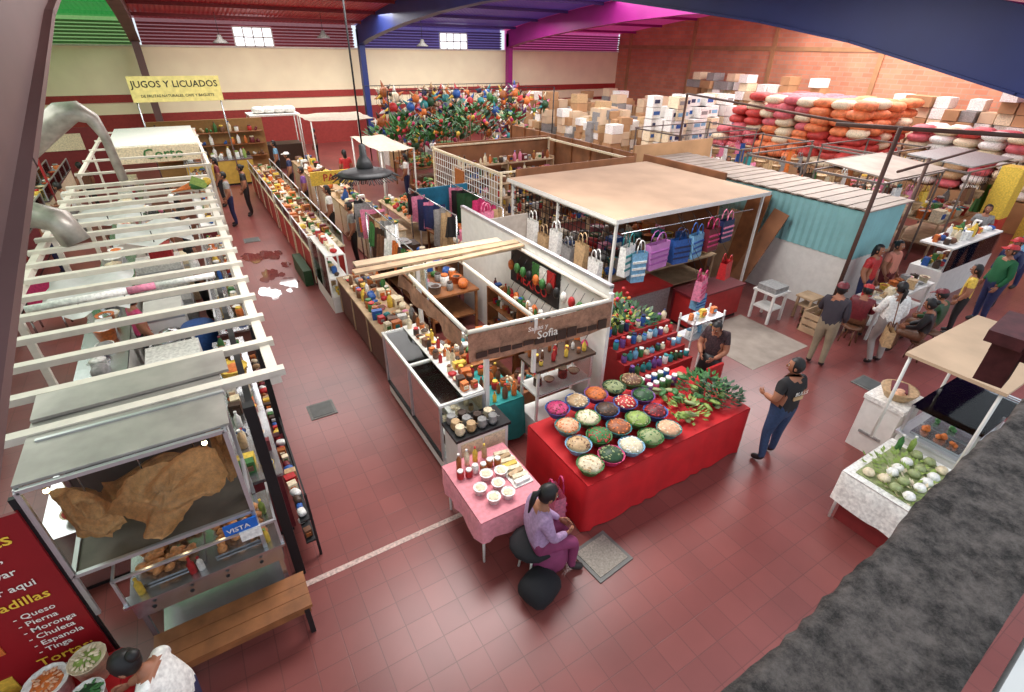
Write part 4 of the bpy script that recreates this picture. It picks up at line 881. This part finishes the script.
b = B('plywood_partition'); b.bx(11.3, 11.5, 0, 11.37, 18.5, 2.6, PLY); b.bx(11.37, 11.6, 0, 14.8, 11.67, 2.8, CARD)
for k in range(8): b.bx(11.25, 11.5+k, 0, 11.3, 11.56+k, 2.62, WOOD)
b.done()
b = B('plywood_partition'); b.bx(11.05, 8.1, 0, 11.12, 10.9, 2.7, PLY); b.done()
b = B('plywood_fascia'); b.bx(6.7, 15.6, 0, 11.1, 15.66, 2.6, PLY); b.bx(7.0, 11.2, 2.1, 11.0, 11.25, 2.6, PLY); b.done()
frame('stall_roof_frame', 6.6, 11.3, 11.0, 15.5, 2.5, C['cream'], [(6.6, 11.3), (6.6, 13.4), (6.6, 15.5), (11, 11.3), (11, 15.5)], 0, .06)
b = B('mesh_cage_panel')
for k in range(30): b.box((6.6, 11.35+k*.143, 1.7), (.014, .014, 1.5), WHITE)
for k in range(9): b.box((6.6, 13.4, 1.0+k*.18), (.014, 4.2, .014), WHITE)
b.bx(6.58, 11.3, 0, 6.62, 15.5, 1.0, WHITE); b.bx(6.55, 13.35, 1.2, 6.6, 13.9, 2.2, C['amber']); b.done()
for x0, x1, y0 in ((7, 10.6, 14.6), (7, 10.6, 12.2)):
    b = B('bottle_shelf')
    for z in (.6, 1.1, 1.6, 2.0): b.bx(x0, y0, z, x1, y0+.4, z+.03, WOOD2); stock(b, x0+.05, y0+.03, x1-.05, y0+.37, z+.03, .18, MIX+[C['dkbrown'], C['maroon'], C['black'], C['navy']], ['bottle', 'jar', 'box'])
    for xx in (x0, (x0+x1)/2, x1): b.box((xx, y0+.2, 1.05), (.04, .4, 2.1), WOOD2)
    b.done()
table('goods_table', 12, 12.2, 14.5, 17.5, 1.0, WOOD2); goods('household_goods', 12.05, 12.3, 14.4, 17.4, 1.002, .45, MIX, ['box', 'bag', 'tub', 'jar'])
# pipe frame on the right
b = B('rusty_pipe_frame'); RP = M('rust_pipe', (84, 56, 46), .7); b.tube([(11.6, 5.0, 0), (11.72, 5.0, 4.05)], .045, RP, 8); b.tube([(11.3, 6.0, 4.02), (13.1, 3.2, 4.02)], .04, RP, 8); b.tube([(11.75, 5.6, 4.0), (14.8, 13, 4.0)], .03, RP, 8); b.tube([(14.8, 13, 0), (14.8, 13, 4.0)], .04, RP, 8); b.tube([(14.6, 5.4, 0), (14.6, 5.4, 3.2)], .04, RP, 8); b.tube([(12.8, 5.2, 3.1), (17, 5.4, 3.2)], .03, RP, 8); b.done()
# warehouse stacks
b = B('cardboard_box_stack')
for k in range(170):
    x, y = R.uniform(18.5, 24.5), R.uniform(20.2, 30); lv = R.randint(3, 6); s_ = R.uniform(.5, .75)
    for q in range(lv): b.box((x+R.uniform(-.04, .04), y+R.uniform(-.04, .04), .3+s_*.62*(q+.5)), (s_, s_*.8, s_*.6), R.choice([CARD, CARD2, CARD, CARD, C['white'], C['tan'], CARD2, C['gray']]), rz=R.uniform(-.1, .1))
b.bx(18.2, 19.9, 0, 24.9, 30.5, .3, CARD)
b.done()
b = B('toilet_paper_pack_stack')
for k in range(54):
    x, y = R.uniform(19.4, 24), R.uniform(18.0, 19.4); lv = R.randint(3, 5)
    for q in range(lv):
        b.box((x, y, .9+.5*(q+.5)), (.55, .45, .47), R.choice([C['white'], WHITE, C['white'], C['cream']]), rz=R.uniform(-.1, .1))
        b.box((x, y, .9+.5*(q+.5)), (.4, .47, .16), R.choice([C['sky'], C['blue'], C['gray'], C['navy']]))
b.bx(19, 17.75, 0, 24.4, 19.7, .9, CARD)
b.done()
b = B('red_sack_stack'); SK = [M('sack_red', (190, 66, 60), .6, var=.3), M('sack_orange', (222, 128, 80), .6, var=.3), M('sack_pink', (202, 98, 106), .6, var=.3), C['cream']]
for q in range(8):
    for i_ in range(9-q//3):
        for j_ in range(4): sack(b, 22.5+1.0*j_+R.uniform(-.14, .14), 11+.75*i_+R.uniform(-.14, .14), 1.2+.3*q+R.uniform(-.05, .05), 1.05, .78, .38, SK[(i_//3+q//4) % 3 if R.random() < .85 else 3], R.uniform(-.35, .35))
b.bx(22, 10.6, 0, 26, 17.6, 1.2, CARD); b.done()
b = B('white_sack_stack')
for q in range(7):
    for i_ in range(8):
        for j_ in range(2): sack(b, 24+1.0*j_+R.uniform(-.1, .1), 4.2+.75*i_, 1.0+.28*q, 1.0, .72, .32, R.choice([C['white'], C['cream'], SK[2], SK[0], SK[1], C['tan'], C['white']]), R.uniform(-.2, .2))
b.bx(23.4, 3.8, 0, 25.8, 10.3, 1.0, CARD); b.done()
b = B('wrapped_pallet_stack')
for i_ in range(34):
    for q in range(R.randint(5, 7)): b.box((28+R.uniform(-.3, .3), 5.5+i_*.57, 1.2+.42*(q+.5)), (.9, .52, .4), R.choice([C['white'], CARD2, C['white'], CARD, C['gray'], C['cream'], CARD]), rz=R.uniform(-.1, .1))
b.bx(27, 5, 0, 29.4, 25, 1.2, CARD)
b.done()
# right stalls
for x0, y0, x1, y1 in ((14.6, 6.2, 17.2, 7.6), (15, 8.6, 18, 10), (15.5, 11, 19, 12.6), (18.2, 5.8, 21, 7.2), (19, 8.4, 21.6, 10), (16, 14, 20, 16)):
    table('market_table', x0, y0, x1, y1, 1.0, WOOD2)
    b = B('basket_goods')
    xx = x0+.22
    while xx < x1-.1:
        yy = y0+.22
        while yy < y1-.1:
            k = R.random()
            if k < .45: basket(b, xx, yy, 1.002, .18, .22, R.choice([C['tan'], C['cream'], C['amber'], C['brown']]), R.choice([None]+MIX))
            else: item(b, R.choice(['box', 'tub', 'bag', 'jar', 'pot', 'bottle']), xx, yy, 1.002, .34, R.choice(MIX), R.choice(MIX))
            yy += .38
        xx += .38
    b.done()
    frame('stall_roof_frame', x0-.2, y0-.2, x1+.2, y1+.2, 2.5, M('dark_pole', (110, 100, 94), .5, .3), [(x0-.2, y0-.2), (x1+.2, y0-.2), (x0-.2, y1+.2), (x1+.2, y1+.2)], 0, .05)
    b = B('hanging_goods_set')
    for k in range(int((x1-x0)/.33)):
        x = x0+.2+.33*k; z = R.uniform(1.6, 1.95); m = R.choice(MIX+[C['tan'], C['pink'], C['sky']])
        if k % 3 == 0: tote(b, x, y0-.2, z, .3, .35, .12, m, None, 0)
        elif k % 3 == 1: cloth(b, x, y0-.2, z+.4, .32, R.uniform(.4, .8), m, R.uniform(-.4, .4))
        else: basket(b, x, y0-.2, z, .17, .2, C['tan'])
        b.tube([(x, y0-.2, z+.35), (x, y0-.2, 2.47)], .006, BLACK, 4)
    b.done()
b = B('gray_canopy_sheet'); b.box((16.4, 7.0, 2.6), (3.0, 1.8, .04), RG, rx=.08); b.done()
b = B('gray_canopy_sheet'); b.box((19.9, 6.6, 2.62), (2.8, 1.7, .04), C['gray'], rx=.05); b.done()
b = B('striped_pillar'); b.bx(19.4, 4.9, 0, 20.0, 5.4, 1.2, C['red']); b.bx(19.4, 4.9, 1.2, 20.0, 5.4, 2.6, C['yellow']); b.bx(20.6, 4.2, 0, 23, 4.7, 2.9, C['yellow']); b.bx(20.6, 4.15, 0, 21.4, 4.2, 1.6, C['red']); b.done()
b = B('snack_glass_case'); b.bx(14.6, 4.2, 0, 17.4, 4.9, .8, WHITE); b.bx(14.6, 4.2, 1.35, 17.4, 4.9, 1.39, WHITE); b.bx(14.6, 4.19, .8, 17.4, 4.2, 1.35, GLASS)
for xx in (14.62, 15.5, 16.4, 17.38): b.box((xx, 4.22, 1.08), (.03, .03, .55), ALU)
stock(b, 14.7, 4.3, 17.3, 4.8, .8, .2, GROC, ['box', 'bag', 'jar']); stock(b, 14.7, 4.3, 17.3, 4.8, 1.39, .2, GROC, ['box', 'bag', 'jar', 'bottle']); b.done()
table('food_table', 11.3, 3.95, 13.6, 4.5, .85, WHITE); goods('food_goods', 11.35, 4.0, 13.5, 4.45, .852, .2, MIX, ['bowl', 'tub', 'pot', 'box', 'fruit'])
# lower right stall
clothtable('white_cloth_table', 5.95, .85, 7.15, 1.75, .8, .45, C['white'], .015)
b = B('red_table_base'); b.bx(6.05, .95, 0, 7.05, 1.65, .34, M('base_red', (130, 40, 40), .6)); b.done()
b = B('bread_and_herb_goods')
b.box((6.55, 1.3, .808), (1.0, .7, .012), C['sage'])
leaves(b, 6.5, 1.3, .81, .45, .06, C['lime'], 150, .08); leaves(b, 6.35, 1.1, .81, .35, .06, C['cream'], 80, .08)
for k in range(16): b.lathe((6.15+.2*(k % 5)+R.uniform(-.04, .04), 1.1+.15*(k//5), .82), [(.05, 0), (.07, .03), (.05, .07), (.02, .08)], R.choice([C['white'], C['cream'], C['white'], C['sage']]), 10)
bottle(b, 6.95, 1.6, .815, .24, .035, C['green'], C['white']); bottle(b, 7.05, 1.5, .815, .24, .035, C['lime'], C['white']); b.done()
b = B('white_food_cooler'); b.bx(7.68, 1.9, 0, 8.3, 2.4, .86, WHITE); b.bx(7.66, 1.88, .86, 8.32, 2.42, .93, C['white']); b.bx(7.66, 2.0, .3, 7.68, 2.3, .34, C['gray']); b.done()
b = B('bread_basket'); b.lathe((7.98, 2.14, .932), [(.16, 0), (.22, .1), (.24, .15), (.21, .13)], C['tan'], 16); b.box((8.0, 2.16, 1.07), (.3, .2, .04), C['maroon'], rz=.4); b.sph((7.9, 2.1, 1.05), (.12, .09, .05), C['peach'], 10, 6); b.done()
b = B('glass_food_display'); b.bx(7.25, 1.0, 0, 8.7, 1.75, .85, WHITE); b.bx(7.22, .97, .85, 8.73, 1.78, .89, ALU)
for xx in (7.27, 8.0, 8.68):
    for yy in (1.02, 1.73): b.box((xx, yy, 1.1), (.03, .03, .42), ALU)
b.bx(7.25, 1.0, 1.3, 8.7, 1.75, 1.315, GLASS); b.quad([(7.25, 1.0, .89), (7.25, 1.75, .89), (7.25, 1.75, 1.3), (7.25, 1.0, 1.3)], GLASS); b.quad([(7.25, 1.75, .89), (8.7, 1.75, .89), (8.7, 1.75, 1.3), (7.25, 1.75, 1.3)], GLASS); b.done()
b = B('food_tray_set')
for k in range(4): b.bx(7.32+.34*k, 1.1, .892, 7.6+.34*k, 1.65, .93, STEEL); stock(b, 7.34+.34*k, 1.12, 7.58+.34*k, 1.63, .93, .13, [[C['orange']], [C['green']], [C['red']], [C['cream']]][k], ['fruit'])
b.done()
b = B('stall_roof_board'); b.bx(6.85, .95, 2.1, 8.85, 1.95, 2.14, M('board_tan', (200, 172, 142), .8, var=.12, scale=2))
for xx in (6.9, 8.8):
    for yy in (1.0, 1.9): b.tube([(xx, yy, 0 if not (6 < xx < 7.1) else .82), (xx, yy, 2.1)], .02, WHITE, 6)
b.done()
# hanging black lamp
b = B('hanging_market_lamp'); x, y = 2.09, 7.4
b.tube([(x, y, 4.05), (x, y, 6.7)], .012, BLACK, 6); b.lathe((x, y, 3.72), [(.1, 0), (.12, .06), (.09, .14), (.05, .2), (.045, .34), (.02, .36)], BLACK, 14)
b.lathe((x, y, 3.66), [(.36, 0), (.38, .03), (.25, .07), (.1, .1)], BLACK, 24, .02)
for k in range(110):
    a = k*.0571; r = R.uniform(.36, .5); b.tube([(x+.3*math.cos(a), y+.3*math.sin(a), 3.7), (x+r*math.cos(a), y+r*math.sin(a), 3.62)], .007, BLACK, 4)
b.done()
for x, y, z in ((2.6, 30, 5.2), (12.5, 30, 5.2), (7.5, 31, 5.5)):
    b = B('factory_pendant_lamp'); b.tube([(x, y, z+.3), (x, y, z+1.2)], .012, BLACK, 5); b.lathe((x, y, z), [(.34, 0), (.3, .06), (.12, .2), (.08, .34)], M('lamp_gray', (90, 86, 82), .5), 16); b.done()
# =================== PEOPLE
def manx(b, J):
    b.text('BULLS', WHT, .085, (0, -.165, 1.3), (1, 0, 0), (0, 0, 1), off=.012); b.box((0, -.15, 1.2), (.16, .02, .05), M('print_tan', (190, 160, 120), .7))
JEAN = M('blue_jeans', (44, 66, 100), .8, var=.2, scale=30)
person('standing_man', (6.28, 2.82, 0), -.15, M('black_tshirt', (34, 32, 34), .85), JEAN, dict(elL=(-.26, -.02, 1.14), wrL=(-.2, .2, 1.1), elR=(.26, -.02, 1.12), wrR=(.2, .18, 1.02), kneL=(-.13, .03, .5), ankL=(-.17, -.05, .09), toeL=(-.2, .1, .035), ankR=(.13, .04, .09), toeR=(.15, .19, .035)), turn=.7, extra=manx, girth=1.16)
DRS = M('flower_dress', (60, 40, 44), .8, var=.6, scale=40)
person('stall_woman', (6.72, 4.4, 0), 1.9, DRS, C['black'], dict(nek=(0, .05, 1.4), hb=(0, .1, 1.46), wrL=(-.12, .3, 1.0), wrR=(.12, .3, 1.02), elL=(-.24, .08, 1.08), elR=(.24, .08, 1.08)), style='bun', nod=.4, s=.92, skirt=True, girth=1.15)
LIL = M('lilac_sweater', (166, 136, 170), .85, var=.2, scale=30)
stool('plastic_stool', 2.22, 3.03, .38, C['white'])
def wx(b, J): b.sph((0, -.02, .45), (.25, .26, .1), DARK, 12, 8); b.lathe((0, .16, .12), [(.2, 0), (.24, .1), (.22, .38)], M('magenta_skirt', (130, 52, 92), .8), 14, .03)
person('seated_woman', (2.22, 3.03, 0), -1.85, LIL, M('magenta_skirt', (130, 52, 92), .8), SIT, sleeve=2, style='pony', nod=.35, girth=1.35, s=1.04, extra=wx)
b = B('dark_fabric_bag'); sack(b, 2.1, 2.72, 0, .46, .4, .32, DARK, .3); b.done()
b = B('pink_plastic_bag'); tote(b, 2.85, 3.5, .02, .3, .5, .2, C['pink'], C['hot'], 1.4); b.done()
person('man_in_red_cap', (9.4, 3.97, 0), -1.3, M('dark_hoodie', (54, 48, 56), .85), M('khaki_pants', (140, 126, 104), .8), dict(elL=(-.24, .1, 1.14), wrL=(-.12, .34, 1.12), wrR=(.2, .2, .95)), sleeve=2, hat=C['maroon'], girth=1.1)
person('woman_in_white', (10.5, 3.46, 0), -.6, C['white'], M('gray_pants', (150, 140, 136), .8), dict(kneL=(-.1, .1, .5), ankL=(-.12, -.12, .09), toeL=(-.12, .02, .035), wrL=(-.15, .3, 1.05), elL=(-.24, .06, 1.12)), sleeve=2, style='pony', s=.98, girth=1.1)
b = B('tan_handbag'); tote(b, 10.15, 3.25, .62, .34, .32, .14, C['tan'], C['brown'], .6); b.tube([(10.15, 3.25, .98), (10.4, 3.4, 1.4)], .01, C['brown'], 4); b.done()
person('woman_in_yellow', (13.2, 3.25, 0), .3, C['yellow'], C['black'], style='long', s=.92)
person('man_in_green_jacket', (14.4, 3.16, 0), .9, M('green_jacket', (24, 90, 52), .8), C['navy'], sleeve=2, hat=C['red'], s=1.06, girth=1.25)
for k, (x, y, m, h) in enumerate(((10.9, 4.15, C['maroon'], -1.3), (12.1, 3.2, C['dkgreen'], 0), (11.4, 3.1, C['black'], .2))):
    stool('wooden_stool', x, y, .38, C['brown'])
    person('seated_customer', (x, y, 0), h, m, C['brown'], SIT, sleeve=2, style=['short', 'short', 'bun'][k], hat=[C['red'], C['maroon'], None][k], nod=.3)
person('woman_in_peach', (13.2, 4.78, 0), 3.0, M('peach_blouse', (206, 130, 110), .8), C['maroon'], style='bun', girth=1.15, s=.95); person('cap_vendor', (15.6, 3.4, 0), 1.2, C['navy'], C['black'], hat=C['red'], sleeve=2)
for x, y, h, m in ((17.8, 8, 1, 'red'), (18.5, 5.0, 2, 'gray'), (14.2, 8.3, .4, 'pink'), (18, 13.2, 2, 'sky'), (17.6, 3.6, 1.2, 'sky'), (14.2, 6.8, 1.6, 'hot'), (13.95, 10.2, 1, 'white'), (12.2, 4.75, 3.1, 'red'), (18.6, 10.6, 0, 'orange'), (11.9, 19.5, 0, 'navy'), (7.0, 19.2, 1, 'white')): person('market_shopper', (x, y, 0), h, C[m], C['navy'], style='long')
# =================== LIGHT
def area(n, loc, sx, sy, e, col=(1, .985, .965), rot=(0, 0, 0)):
    l = bpy.data.lights.new(n, 'AREA'); l.shape = 'RECTANGLE'; l.size = sx; l.size_y = sy; l.energy = e; l.color = col
    o = bpy.data.objects.new(n, l); o.location = loc; o.rotation_euler = rot; sc.collection.objects.link(o)
area('ceiling_fill_1', (4, 6.5, 6.3), 6, 2.5, 640); area('ceiling_fill_2', (15, 8, 6.4), 7, 3, 700); area('ceiling_fill_3', (3, 18, 7.3), 8, 5, 900); area('ceiling_fill_4', (16, 20, 7.3), 10, 6, 1250); area('ceiling_fill_5', (26, 14, 6.9), 7, 10, 1400); area('ceiling_fill_6', (-7, 14, 6.9), 6, 12, 850)  # unseen fill lamps added under the closed ceiling to brighten the hall
area('ceiling_fill_8', (10, 28.5, 6.55), 18, 2.0, 1300)  # added fill lamp, brightens the back wall
w = bpy.data.worlds.new('sky'); sc.world = w; w.use_nodes = True; bg = w.node_tree.nodes['Background']; bg.inputs[0].default_value = (.82, .9, 1, 1); bg.inputs[1].default_value = 1.1
# =================== CAMERA
pi_, ya, ro = math.radians(30.70), math.radians(31.82), math.radians(1.0)
c_, s_ = math.cos(pi_), math.sin(pi_)
F = Vector((math.sin(ya)*c_, math.cos(ya)*c_, -s_)); Rr = Vector((math.cos(ya), -math.sin(ya), 0)); U = Rr.cross(F)
R2 = Rr*math.cos(ro)+U*math.sin(ro); U2 = -Rr*math.sin(ro)+U*math.cos(ro)
cam = bpy.data.cameras.new('camera'); cam.sensor_width = 36; cam.lens = 503.6/1024*36; cam.clip_start = .02; cam.clip_end = 200
co = bpy.data.objects.new('camera', cam); sc.collection.objects.link(co)
mt = Matrix((R2, U2, -F)).transposed().to_4x4(); mt.translation = Vector((0, 0, 5.258)); co.matrix_world = mt
sc.camera = co
